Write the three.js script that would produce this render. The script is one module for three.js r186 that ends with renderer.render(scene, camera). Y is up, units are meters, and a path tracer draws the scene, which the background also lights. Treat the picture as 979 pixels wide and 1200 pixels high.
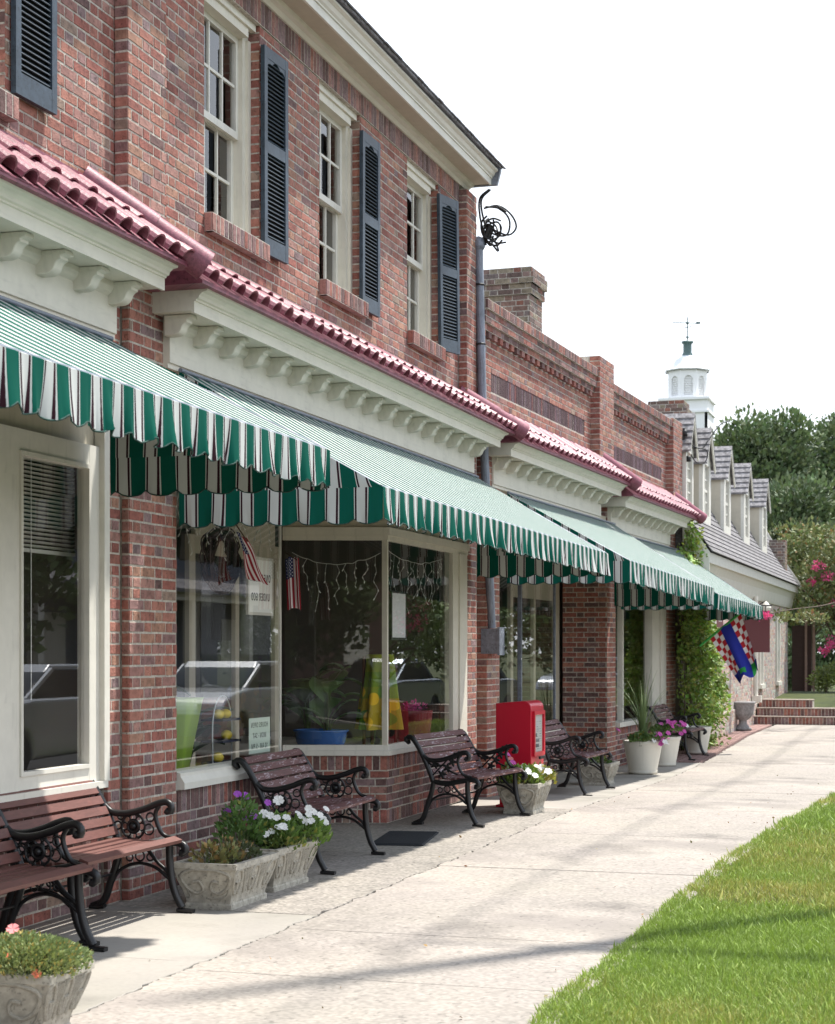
import * as THREE from 'three';
import { mergeGeometries } from 'three/addons/utils/BufferGeometryUtils.js';

// ---------- camera, sky, sun, exposure ----------
const scene = new THREE.Scene();
const FPX = 2040, IMW = 979, IMH = 1200;
const camera = new THREE.PerspectiveCamera(2 * Math.atan(IMH / 2 / FPX) * 180 / Math.PI, IMW / IMH, 0.1, 1500);
const YAW = 17.303 * Math.PI / 180;
camera.position.set(5.05, 1.6, 0);
camera.rotation.set(0, YAW, 0);
camera.setViewOffset(IMW, IMH, 0, -162, IMW, IMH);          // rising front, as in the photograph: verticals stay vertical
camera.updateProjectionMatrix(); camera.updateMatrixWorld(true);
camera.focus = 13.5; camera.userData.fStop = 5.6;

const skyW = 256, skyH = 128, skyData = new Float32Array(skyW * skyH * 4);
for (let j = 0; j < skyH; j++) for (let i = 0; i < skyW; i++) {
  const e = ((j + 0.5) / skyH - 0.5) * Math.PI, t = Math.pow(Math.max(0, Math.sin(e)), 0.75), k = (j * skyW + i) * 4;
  skyData[k] = 0.86 - 0.30 * t; skyData[k + 1] = 0.89 - 0.23 * t; skyData[k + 2] = 0.93 - 0.10 * t; skyData[k + 3] = 1;
}
const sky = new THREE.DataTexture(skyData, skyW, skyH, THREE.RGBAFormat, THREE.FloatType);
sky.mapping = THREE.EquirectangularReflectionMapping; sky.magFilter = THREE.LinearFilter; sky.minFilter = THREE.LinearFilter; sky.needsUpdate = true;
scene.background = sky; scene.environment = sky;

const sun = new THREE.DirectionalLight(new THREE.Color(1, 0.955, 0.88), 4.3);
sun.shadow.radius = 2.6;
sun.position.set(0.262 * 40, 40, -0.345 * 40 - 12); sun.target.position.set(0, 0, -12);
sun.castShadow = true; sun.shadow.mapSize.set(4096, 4096);
Object.assign(sun.shadow.camera, { left: -35, right: 35, top: 35, bottom: -35, near: 1, far: 160 });
scene.add(sun, sun.target);

const renderer = new THREE.WebGLRenderer({ antialias: true });
renderer.setSize(835, 1024); renderer.shadowMap.enabled = true;
renderer.toneMapping = THREE.LinearToneMapping; renderer.toneMappingExposure = 1.95;

// ---------- helpers ----------
function rng(seed) { let a = seed >>> 0; return () => { a = (a + 0x6D2B79F5) | 0; let t = Math.imul(a ^ (a >>> 15), 1 | a); t = (t + Math.imul(t ^ (t >>> 7), 61 | t)) ^ t; return ((t ^ (t >>> 14)) >>> 0) / 4294967296; }; }
const R0 = rng(7);
const V = (x, y, s) => new THREE.Vector3(x, y, -s);             // s runs up the street, away from the camera
const lerp = (a, b, t) => a + (b - a) * t, clamp = (v, a, b) => Math.min(b, Math.max(a, v));
const lawnEdge = (s) => 0.36 * smooth((s - 12) / 9);
const smooth = (t) => { t = Math.min(1, Math.max(0, t)); return t * t * (3 - 2 * t); };
const groundY = (s) => -0.11 * smooth((s - 16) / 8) + 0.14 * smooth((s - 25) / 9);
const used = new Map();
function numbered(n) { const k = used.get(n) || 0; used.set(n, k + 1); return k ? n + '_' + String(k).padStart(3, '0') : n; }
function tag(o, label, category, group) { o.userData.label = label; o.userData.category = category; if (group) o.userData.group = group; return o; }
function thing(name, label, category, pos = [0, 0, 0], turn = 0, group) {
  const g = new THREE.Group(); g.name = numbered(name); g.position.set(pos[0], pos[1], -pos[2]); g.rotation.y = turn; scene.add(g); return tag(g, label, category, group);
}
function mesh(name, geo, mat, parent) {
  const m = new THREE.Mesh(Array.isArray(geo) ? merge(geo) : geo, mat); m.name = name; m.castShadow = m.receiveShadow = true; parent.add(m); return m;
}
function structure(name, geo, mat) { const m = mesh(numbered(name), geo, mat, scene); m.userData.kind = 'structure'; return m; }
function merge(list) { if (list.length === 1) return list[0]; const any = list.some(g => !g.index); return mergeGeometries(any ? list.map(g => g.index ? g.toNonIndexed() : g) : list); }
// box by its limits, uv in metres
function box(x0, x1, y0, y1, s0, s1) {
  const w = x1 - x0, h = y1 - y0, d = s1 - s0, g = new THREE.BoxGeometry(w, h, d), uv = g.attributes.uv;
  const dims = [[d, h], [d, h], [w, d], [w, d], [w, h], [w, h]];
  for (let f = 0; f < 6; f++) for (let i = 0; i < 4; i++) uv.setXY(f * 4 + i, uv.getX(f * 4 + i) * dims[f][0] + x0 + s0, uv.getY(f * 4 + i) * dims[f][1] + y0);
  g.translate((x0 + x1) / 2, (y0 + y1) / 2, -(s0 + s1) / 2); return g;
}
// box with chamfered long edges: extruded rounded rectangle between two points
function bar(a, b, w, h, ch = 0.004, up = new THREE.Vector3(0, 1, 0)) {
  const L = a.distanceTo(b), sh = new THREE.Shape(), x = w / 2, y = h / 2;
  sh.moveTo(-x + ch, -y); sh.lineTo(x - ch, -y); sh.lineTo(x, -y + ch); sh.lineTo(x, y - ch); sh.lineTo(x - ch, y); sh.lineTo(-x + ch, y); sh.lineTo(-x, y - ch); sh.lineTo(-x, -y + ch); sh.closePath();
  const g = new THREE.ExtrudeGeometry(sh, { depth: L, bevelEnabled: false, steps: 1 });
  const d = b.clone().sub(a).normalize(), r = up.clone().cross(d).normalize(), u = d.clone().cross(r);
  g.applyMatrix4(new THREE.Matrix4().makeBasis(r, u, d).setPosition(a)); return g;
}
// extrude a profile of [x, y] points along s (three -z)
function along(profile, s0, s1) {
  const sh = new THREE.Shape(profile.map(p => new THREE.Vector2(p[0], p[1])));
  const g = new THREE.ExtrudeGeometry(sh, { depth: s1 - s0, bevelEnabled: false, steps: 1 }); g.translate(0, 0, -s1); return g;
}
function tube(pts, r, seg = 24, rad = 7, closed = false) { return new THREE.TubeGeometry(new THREE.CatmullRomCurve3(pts, closed, 'centripetal'), seg, r, rad, closed); }
function rod(a, b, r, rad = 8) { const g = new THREE.CylinderGeometry(r, r, a.distanceTo(b), rad); g.applyQuaternion(new THREE.Quaternion().setFromUnitVectors(new THREE.Vector3(0, 1, 0), b.clone().sub(a).normalize())); const c = a.clone().add(b).multiplyScalar(0.5); g.translate(c.x, c.y, c.z); return g; }
function lathe(pts, n = 28) { return new THREE.LatheGeometry(pts.map(p => new THREE.Vector2(p[0], p[1])), n); }
// a sheet from a function (i, j) -> Vector3, uv from a function
function sheet(nu, nv, fn, uvfn) {
  const pos = [], uv = [], idx = [];
  for (let j = 0; j <= nv; j++) for (let i = 0; i <= nu; i++) { const p = fn(i / nu, j / nv); pos.push(p.x, p.y, p.z); const t = uvfn ? uvfn(i / nu, j / nv) : [i / nu, j / nv]; uv.push(t[0], t[1]); }
  for (let j = 0; j < nv; j++) for (let i = 0; i < nu; i++) { const a = j * (nu + 1) + i, b = a + 1, c = a + nu + 1, d = c + 1; idx.push(a, b, d, a, d, c); }
  const g = new THREE.BufferGeometry(); g.setAttribute('position', new THREE.Float32BufferAttribute(pos, 3)); g.setAttribute('uv', new THREE.Float32BufferAttribute(uv, 2)); g.setIndex(idx); g.computeVertexNormals(); return g;
}
// quad/polygon plate (flat), points counter-clockwise seen from its front
function poly(pts) {
  const pos = [], uv = []; for (let i = 1; i < pts.length - 1; i++) for (const p of [pts[0], pts[i], pts[i + 1]]) { pos.push(p.x, p.y, p.z); uv.push(p.x - p.z, p.y); }
  const g = new THREE.BufferGeometry(); g.setAttribute('position', new THREE.Float32BufferAttribute(pos, 3)); g.setAttribute('uv', new THREE.Float32BufferAttribute(uv, 2)); g.computeVertexNormals(); return g;
}

// ---------- textures ----------
function lattice(seed, n) { const r = rng(seed), a = new Float32Array(n * n); for (let i = 0; i < a.length; i++) a[i] = r(); return (u, v) => { u = ((u % 1) + 1) % 1 * n; v = ((v % 1) + 1) % 1 * n; const i = Math.floor(u) % n, j = Math.floor(v) % n, fu = u - Math.floor(u), fv = v - Math.floor(v), su = fu * fu * (3 - 2 * fu), sv = fv * fv * (3 - 2 * fv), i1 = (i + 1) % n, j1 = (j + 1) % n; return lerp(lerp(a[j * n + i], a[j * n + i1], su), lerp(a[j1 * n + i], a[j1 * n + i1], su), sv); }; }
function fbm(seed, n, oct) { const ls = []; for (let k = 0; k < oct; k++) ls.push(lattice(seed + k * 31, n << k)); return (u, v) => { let s = 0, w = 0.5, t = 0; for (const l of ls) { s += l(u, v) * w; t += w; w *= 0.55; } return s / t; }; }
function texture(n, fn, metres, data = false) {
  const d = new Uint8Array(n * n * 4);
  for (let j = 0; j < n; j++) for (let i = 0; i < n; i++) { const c = fn((i + 0.5) / n, (j + 0.5) / n), k = (j * n + i) * 4; d[k] = clamp(c[0], 0, 1) * 255; d[k + 1] = clamp(c[1], 0, 1) * 255; d[k + 2] = clamp(c[2], 0, 1) * 255; d[k + 3] = 255; }
  const t = new THREE.DataTexture(d, n, n); t.wrapS = t.wrapT = THREE.RepeatWrapping; t.magFilter = THREE.LinearFilter; t.minFilter = THREE.LinearMipmapLinearFilter; t.generateMipmaps = true; if (!data) t.colorSpace = THREE.SRGBColorSpace; t.repeat.set(1 / metres, 1 / metres); t.needsUpdate = true; return t;
}
const g3 = (v) => [v, v, v];
const fA = fbm(11, 8, 5), fB = fbm(23, 4, 4), fC = fbm(37, 32, 3), fD = fbm(51, 64, 2), fE = fbm(77, 16, 4);
const grainMap = texture(512, (u, v) => { const a = 0.80 + 0.22 * (fA(u, v) - 0.5) + 0.26 * (fC(u, v) - 0.5) + (fD(u, v) > 0.74 ? -0.14 : 0); return g3(a); }, 0.9);
const roughBump = texture(512, (u, v) => g3(0.5 + 0.5 * (fC(u, v) - 0.5) + 0.5 * (fD(u, v) - 0.5)), 0.45, true);
const paintMap = texture(512, (u, v) => { const f = fA(u, v), s = fE(u * 3, v * 0.5), a = 0.93 + 0.07 * (f - 0.5) + 0.03 * (fC(u, v) - 0.5) - 0.16 * Math.max(0, s - 0.56); return [a, a * 0.99, a * 0.965]; }, 1.3);
const concreteTex = (seed, agg) => { const p = fbm(seed, 3, 5), q = fbm(seed + 5, 6, 4), sp = lattice(seed + 9, 256), sp2 = lattice(seed + 12, 180); return texture(1024, (u, v) => { let a = 0.86 + 0.17 * (p(u, v) - 0.5) + 0.10 * (q(u, v) - 0.5); const st = Math.max(0, q(u + 0.3, v) - 0.56) * 0.55 + Math.max(0, p(v, u) - 0.62) * 0.5 * (0.4 + 1.2 * sp(u, v)); let w = a - st; const g = sp(u, v), h = sp2(u, v); if (agg) { w += (g - 0.5) * agg; if (h > 0.86) w -= agg * 0.75; if (h < 0.10) w += agg * 0.35; } else if (h > 0.93) w -= 0.09; return [w * 1.005, w * (0.988 - 0.014 * p(u, v)), w * (0.97 - 0.03 * q(u, v))]; }, 4.3); };
const walkTex = concreteTex(101, 0.15), slabTex = concreteTex(131, 0.03), aggTex = concreteTex(161, 0.24);
const lawnTex = texture(512, (u, v) => { const f = fA(u, v), h = fC(u, v); return [0.42 + 0.22 * (f - 0.5) + 0.15 * (h - 0.5), 0.46 + 0.18 * (f - 0.5) + 0.15 * (h - 0.5), 0.22 + 0.1 * h]; }, 2.2);
const woodTex = texture(512, (u, v) => { const f = fbmW(u, v), peel = fC(u * 0.5, v) * 0.5 + fA(u, v * 2) * 0.5; const a = 0.86 + 0.3 * (f - 0.5); return peel > 0.62 ? [a * 1.05, a * 0.95, a * 0.93] : [a, a * 0.93, a * 0.92]; }, 0.8);
function fbmW(u, v) { return fE(u, v * 6) * 0.6 + fA(u, v * 3) * 0.4; }
const peelTex = texture(512, (u, v) => { const f = fbmW(u, v), peel = fE(u, v * 5) * 0.55 + fC(u, v * 3) * 0.25 + fA(u, v) * 0.2; const a = 0.85 + 0.5 * (f - 0.5); return peel > 0.60 ? [0.72 * a, 0.66 * a, 0.69 * a] : [0.44 * a, 0.27 * a, 0.265 * a]; }, 0.8);
const shingleTex = texture(512, (u, v) => { const a = 0.75 + 0.5 * (fC(u, v) - 0.5) + 0.3 * (fA(u, v) - 0.5); return [a, a, a * 1.02]; }, 1.1);

// ---------- materials ----------
const lin = (r, g, b) => new THREE.Color().setRGB(r, g, b);
const std = (c, o = {}) => new THREE.MeshStandardMaterial({ color: lin(...c), roughness: 0.85, ...o });
const M = {
  mortar: std([0.74, 0.67, 0.58], { map: grainMap, bumpMap: roughBump, bumpScale: 0.003, roughness: 0.95 }),
  paleMortar: std([0.62, 0.57, 0.50], { map: grainMap, roughness: 0.95 }),
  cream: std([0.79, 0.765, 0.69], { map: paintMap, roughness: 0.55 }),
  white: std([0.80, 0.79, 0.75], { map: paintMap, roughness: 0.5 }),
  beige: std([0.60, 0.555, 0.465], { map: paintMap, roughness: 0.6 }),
  shutter: std([0.06, 0.09, 0.125], { map: grainMap, roughness: 0.5 }),
  glass: new THREE.MeshPhysicalMaterial({ color: 0xffffff, roughness: 0.0, transmission: 1, thickness: 0, ior: 1.78, specularIntensity: 1 }),
  tile: std([0.36, 0.10, 0.145], { map: grainMap, bumpMap: roughBump, bumpScale: 0.0015, roughness: 0.48 }),
  iron: std([0.012, 0.012, 0.013], { roughness: 0.38, metalness: 0.1 }),
  greyMetal: std([0.30, 0.33, 0.40], { map: grainMap, roughness: 0.45, metalness: 0.15 }),
  black: std([0.012, 0.012, 0.013], { roughness: 0.55 }),
  rubber: std([0.02, 0.024, 0.03], { roughness: 0.75 }),
  redSlat: std([0.19, 0.09, 0.075], { map: woodTex, bumpMap: woodTex, bumpScale: 0.0015, roughness: 0.6 }),
  oldSlat: std([1, 1, 1], { map: peelTex, bumpMap: peelTex, bumpScale: 0.0015, roughness: 0.6 }),
  stone: std([0.60, 0.56, 0.47], { map: grainMap, bumpMap: roughBump, bumpScale: 0.002, roughness: 0.95 }),
  soil: std([0.05, 0.035, 0.025], { roughness: 1 }),
  joint: std([0.10, 0.085, 0.07], { map: grainMap, roughness: 1 }),
  walk: std([0.40, 0.378, 0.352], { map: walkTex, bumpMap: walkTex, bumpScale: 0.002, roughness: 0.95 }),
  slab: std([0.43, 0.42, 0.395], { map: slabTex, bumpMap: slabTex, bumpScale: 0.001, roughness: 0.9 }),
  aggregate: std([0.36, 0.345, 0.32], { map: aggTex, bumpMap: aggTex, bumpScale: 0.0015, roughness: 0.95 }),
  lawn: std([0.24, 0.26, 0.09], { map: lawnTex, roughness: 1 }),
  shingle: std([0.28, 0.27, 0.275], { map: shingleTex, roughness: 0.95 }),
  asphalt: std([0.06, 0.06, 0.062], { map: grainMap, roughness: 0.95 }),
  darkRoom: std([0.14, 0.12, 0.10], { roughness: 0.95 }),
  potWhite: std([0.74, 0.73, 0.68], { map: paintMap, roughness: 0.45 }),
  maroon: std([0.11, 0.03, 0.035], { roughness: 0.6 }),
  bark: std([0.16, 0.12, 0.09], { map: grainMap, roughness: 1 }),
  paper: std([0.85, 0.85, 0.83], { roughness: 0.8 }),
};
const leafMat = (c, t = 0.25) => new THREE.MeshPhysicalMaterial({ color: lin(...c), roughness: 0.75, transmission: t, thickness: 0, side: THREE.DoubleSide });
const petalMat = (c) => new THREE.MeshPhysicalMaterial({ color: lin(...c), roughness: 0.8, transmission: 0.2, thickness: 0, side: THREE.DoubleSide });

// ---------- brickwork ----------
const COURSE = 0.0714, STR = 0.213, HDR = 0.1075;
const TONES = [[0.54, 0.235, 0.175], [0.50, 0.205, 0.155], [0.54, 0.285, 0.235], [0.47, 0.24, 0.205], [0.40, 0.225, 0.21], [0.34, 0.225, 0.225], [0.55, 0.295, 0.205], [0.23, 0.13, 0.12], [0.44, 0.16, 0.125], [0.48, 0.335, 0.26]];
const TONEW = [6, 5, 4, 3, 1.1, 0.6, 3, 0.25, 4, 1];
const toneMats = TONES.map(c => std(c, { map: grainMap, bumpMap: roughBump, bumpScale: 0.004, roughness: 0.92 }));
const brickStuffMat = new THREE.MeshStandardMaterial({ color: 0xffffff, vertexColors: true, map: grainMap, bumpMap: roughBump, bumpScale: 0.004, roughness: 0.92 });
function pickTone(r, weights = TONEW) { let t = 0; for (const w of weights) t += w; let k = r() * t; for (let i = 0; i < weights.length; i++) { k -= weights[i]; if (k <= 0) return i; } return 0; }
// one brick: worn box without a back, base size 1 x 1 in u/v; depth real
function brickGeo(w, h, r, d = 0.03) {
  const j = () => (r() - 0.5) * 0.004, c = 0.002, P = [];
  const o = [[-w / 2, -h / 2], [w / 2, -h / 2], [w / 2, h / 2], [-w / 2, h / 2]].map(p => [p[0] + j(), p[1] + j()]);
  const f = o.map(p => [p[0] - Math.sign(p[0]) * c, p[1] - Math.sign(p[1]) * c, j() * 0.35]), m = o.map(p => [p[0], p[1], -c]), b = o.map(p => [p[0], p[1], -d]);
  const q = (a, bb, cc, dd) => P.push(a, bb, cc, a, cc, dd);
  q(f[0], f[1], f[2], f[3]);
  for (let i = 0; i < 4; i++) { const k = (i + 1) % 4; q(m[i], m[k], f[k], f[i]); q(b[i], b[k], m[k], m[i]); }
  const g = new THREE.BufferGeometry(); g.setAttribute('position', new THREE.Float32BufferAttribute(P.flat(), 3));
  const ou = r() * 5, ov = r() * 5; g.setAttribute('uv', new THREE.Float32BufferAttribute(P.flatMap(p => [p[0] + ou, p[1] + ov + p[2]]), 2)); g.computeVertexNormals(); return g;
}
const rb = rng(99);
const stretchers = [0, 1, 2, 3, 4].map(() => brickGeo(STR - 0.013, COURSE - 0.0135, rb)), headers = [0, 1, 2, 3].map(() => brickGeo(HDR - 0.013, COURSE - 0.0135, rb)), soldiers = [0, 1, 2].map(() => brickGeo(COURSE - 0.010, 0.195, rb));
// a face: origin [x, y, s], direction along it (dx, ds) in plan; outward normal is to the right of looking along it
function face(x, s, dx, ds, len, y0, y1, holes = [], o = {}) { const l = Math.hypot(dx, ds); return { x, s, dx: dx / l, ds: ds / l, len, y0, y1, holes, ...o }; }
function layFace(f, seed) {
  const r = rng(seed), out = [], W = f.weights || TONEW, W2 = f.weights || [5, 6, 4, 4, 1.4, 0.8, 2.5, 0.35, 5, 1], v0 = f.vphase || 0;
  const rows = f.soldier ? 1 : Math.round((f.y1 - f.y0) / COURSE);
  for (let k = 0; k < rows; k++) {
    const h = f.soldier ? f.y1 - f.y0 : COURSE, yc = f.soldier ? (f.y0 + f.y1) / 2 : f.y0 + (k + 0.5) * COURSE;
    let free = [[0, f.len]];
    for (const q of f.holes) if (yc > q[2] && yc < q[3]) free = free.flatMap(([a, b]) => { const res = []; if (q[0] > a) res.push([a, Math.min(b, q[0])]); if (q[1] < b) res.push([Math.max(a, q[1]), b]); return res.filter(t => t[1] - t[0] > 0.02); });
    const row = Math.round(yc / COURSE) + v0;
    for (const [a, b] of free) {
      let u = a, n = 0;
      if (f.plain) { out.push({ u: (a + b) / 2, y: yc, w: b - a, h, kind: "h", full: false, tone: pickTone(r, W) }); continue; }
      if (f.soldier) { const cnt = Math.max(1, Math.round((b - a) / COURSE)), w = (b - a) / cnt; for (let i = 0; i < cnt; i++) out.push({ u: a + (i + 0.5) * w, y: yc, w, h, kind: 'soldier', tone: pickTone(r, W) }); continue; }
      const anchor = f.anchorLocal ? a : 0, period = STR + HDR, off = (row % 2 ? 0 : (STR + HDR) / 2) ;
      let k0 = Math.floor((a - anchor - off) / period) - 1, start = anchor + off + k0 * period;
      while (start < b) {
        for (const [w, kind] of [[STR, 's'], [HDR, 'h']]) { const x0 = Math.max(a, start), x1 = Math.min(b, start + w); if (x1 - x0 > 0.028) out.push({ u: (x0 + x1) / 2, y: yc, w: x1 - x0, h, kind, full: x1 - x0 > w - 0.002, tone: (kind === 'h' && r() < 0.10) ? (r() < 0.5 ? 5 : 4) : pickTone(r, fB((f.s + f.x + (x0 + x1) / 2) * 0.11, yc * 0.16) > 0.5 ? W : W2) }); start += w; }
      }
    }
  }
  return out;
}
const tmpM = new THREE.Matrix4();
function faceMatrix(f, u, y, w) {
  const nx = f.ds, ns = -f.dx; return new THREE.Matrix4().makeBasis(new THREE.Vector3(f.dx, 0, -f.ds), new THREE.Vector3(0, 1, 0), new THREE.Vector3(nx, 0, -ns)).setPosition(f.x + f.dx * u + nx * w, y, -(f.s + f.ds * u + ns * w));
}
// all brick faces of one building: the largest in the picture become meshes of their own, the rest one mass
function brickwork(building, faces, limit = 300, seed = 1, mortar = M.mortar, minPx = 9) {
  building.updateMatrixWorld(true); const rest = [], cand = [], r = rng(seed * 77 + 5);
  faces.forEach((f, fi) => {
    f.parts = [];
    // mortar body with openings left out, as boxes 0.25 m thick (or given) behind the face
    const th = f.thick ?? 0.10, cuts = [...new Set([f.y0, f.y1, ...f.holes.flatMap(h => [clamp(h[2], f.y0, f.y1), clamp(h[3], f.y0, f.y1)])])].sort((a, b) => a - b);
    for (let i = 0; i + 1 < cuts.length; i++) {
      const ym = (cuts[i] + cuts[i + 1]) / 2; let free = [[0, f.len]];
      for (const q of f.holes) if (ym > q[2] && ym < q[3]) free = free.flatMap(([a, b]) => { const res = []; if (q[0] > a) res.push([a, Math.min(b, q[0])]); if (q[1] < b) res.push([Math.max(a, q[1]), b]); return res; });
      for (let [a, b] of free) { a += 0.008; b -= 0.008; const g = new THREE.BoxGeometry(b - a, cuts[i + 1] - cuts[i], th), uv = g.attributes.uv; for (let k = 0; k < uv.count; k++) uv.setXY(k, uv.getX(k) * (b - a), uv.getY(k) * (cuts[i + 1] - cuts[i])); g.applyMatrix4(faceMatrix(f, (a + b) / 2, ym, -0.0032 - th / 2)); f.parts.push(g); }
    }
    const wall = mesh(f.name || 'brick_wall', merge(f.parts), mortar, building); f.wall = wall; if (f.label) wall.userData.label = f.label;
    for (const b of layFace(f, seed * 1000 + fi * 17)) {
      b.f = f; b.jit = (r() - 0.5) * 0.002; b.m = faceMatrix(f, b.u, b.y, b.jit);
      let ok = f.show && (b.kind === 'soldier' || b.full);
      if (ok) {
        const c = new THREE.Vector3().setFromMatrixPosition(b.m).applyMatrix4(building.matrixWorld), a = new THREE.Vector3(b.w / 2, 0, 0).applyMatrix4(b.m).applyMatrix4(building.matrixWorld), e = c.clone().project(camera), h = a.project(camera);
        const px = Math.abs(h.x - e.x) * IMW, depth = 5.05 * Math.sin(YAW) - c.x * Math.sin(YAW) - c.z * Math.cos(YAW), py = b.h * FPX / depth;
        ok = Math.abs(e.x) < 1.0 && Math.abs(e.y) < 1.0 && px > minPx && (!f.clear || f.clear(e.x, e.y, b)); b.area = px * py;
      }
      (ok ? cand : rest).push(b);
    }
  });
  cand.sort((a, b) => b.area - a.area); rest.push(...cand.slice(limit));
  for (const b of cand.slice(0, limit)) {
    const set = b.kind === 's' ? stretchers : b.kind === 'h' ? headers : soldiers, m = new THREE.Mesh(set[Math.floor(r() * set.length)], toneMats[b.tone]);
    m.name = 'brick'; m.castShadow = m.receiveShadow = true; m.applyMatrix4(b.m); if (b.kind === 'soldier') m.scale.set(b.w / COURSE, b.h / 0.205, 1); b.f.wall.add(m);
  }
  const pos = [], nor = [], uv = [], col = [], nm = new THREE.Matrix3(), p = new THREE.Vector3();
  const bg = (w, h) => brickGeo(w - 0.0125, h - 0.013, r);
  for (const b of rest) {
    const g = bg(b.w, b.h), P = g.attributes.position, N = g.attributes.normal, U = g.attributes.uv, t = TONES[b.tone], k = 0.86 + r() * 0.28, tint = b.f.tint || [1, 1, 1]; nm.getNormalMatrix(b.m);
    for (let i = 0; i < P.count; i++) { p.fromBufferAttribute(P, i).applyMatrix4(b.m); pos.push(p.x, p.y, p.z); p.fromBufferAttribute(N, i).applyMatrix3(nm).normalize(); nor.push(p.x, p.y, p.z); uv.push(U.getX(i), U.getY(i)); col.push(t[0] * k * tint[0], t[1] * k * tint[1], t[2] * k * tint[2]); }
  }
  if (pos.length) {
    const g = new THREE.BufferGeometry(); g.setAttribute('position', new THREE.Float32BufferAttribute(pos, 3)); g.setAttribute('normal', new THREE.Float32BufferAttribute(nor, 3)); g.setAttribute('uv', new THREE.Float32BufferAttribute(uv, 2)); g.setAttribute('color', new THREE.Float32BufferAttribute(col, 3));
    const m = mesh('brickwork', g, brickStuffMat, building); m.userData.kind = 'stuff';
  }
}

// ---------- leaves ----------
const leafGeo = (() => { const g = new THREE.BufferGeometry(); g.setAttribute('position', new THREE.Float32BufferAttribute([0, 0, 0, 0.32, 0.45, 0.06, 0, 1, 0, -0.32, 0.45, 0.06], 3)); g.setAttribute('uv', new THREE.Float32BufferAttribute([0, 0, 1, 0.5, 0, 1, 0, 0.5], 2)); g.setIndex([0, 1, 2, 0, 2, 3]); g.computeVertexNormals(); return g; })();
const dummy = new THREE.Object3D();
// items: {p: Vector3, d: direction, size, c: [r,g,b] multiplier}
function leafMass(name, items, mat, parent, geo = leafGeo) {
  const im = new THREE.InstancedMesh(geo, mat, items.length); im.name = name; im.castShadow = im.receiveShadow = true; const col = new THREE.Color(), q = new THREE.Quaternion(), up = new THREE.Vector3(0, 1, 0), roll = new THREE.Quaternion();
  items.forEach((it, i) => { q.setFromUnitVectors(up, it.d.clone().normalize()); roll.setFromAxisAngle(up, it.roll ?? 0); dummy.position.copy(it.p); dummy.quaternion.copy(q).multiply(roll); dummy.scale.set(it.size * (it.wide || 1), it.size, it.size); dummy.updateMatrix(); im.setMatrixAt(i, dummy.matrix); im.setColorAt(i, col.setRGB(...(it.c || [1, 1, 1]))); });
  im.instanceMatrix.needsUpdate = true; if (im.instanceColor) im.instanceColor.needsUpdate = true; parent.add(im); im.userData.kind = 'stuff'; return im;
}
const rv = (r) => { const z = r() * 2 - 1, a = r() * Math.PI * 2, k = Math.sqrt(1 - z * z); return new THREE.Vector3(k * Math.cos(a), z, k * Math.sin(a)); };
// leaves gathered in clumps through an ellipsoid
function clumps(r, centre, rad, nClump, perClump, clumpR, size, colour) {
  const items = [];
  for (let k = 0; k < nClump; k++) {
    const d = rv(r), t = Math.pow(r(), 0.38), c = new THREE.Vector3(centre.x + d.x * rad.x * t, centre.y + d.y * rad.y * t, centre.z + d.z * rad.z * t), cr = clumpR * (0.6 + r() * 0.8), tone = 0.7 + r() * 0.6;
    for (let i = 0; i < perClump; i++) { const e = rv(r), q = Math.pow(r(), 0.45) * cr; const p = new THREE.Vector3(c.x + e.x * q, c.y + e.y * q * 0.75, c.z + e.z * q); const dd = e.clone().add(new THREE.Vector3((r() - 0.5), 0.3 + r() * 0.5, (r() - 0.5))); const cc = colour(r, tone); items.push({ p, d: dd, roll: r() * 6.28, size: size * (0.6 + r() * 0.8), c: cc }); }
  }
  return items;
}

const tileMats = [[0.36, 0.10, 0.145], [0.40, 0.125, 0.17], [0.32, 0.085, 0.12], [0.38, 0.13, 0.16]].map(c => std(c, { map: grainMap, bumpMap: roughBump, bumpScale: 0.0015, roughness: 0.46 }));

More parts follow.
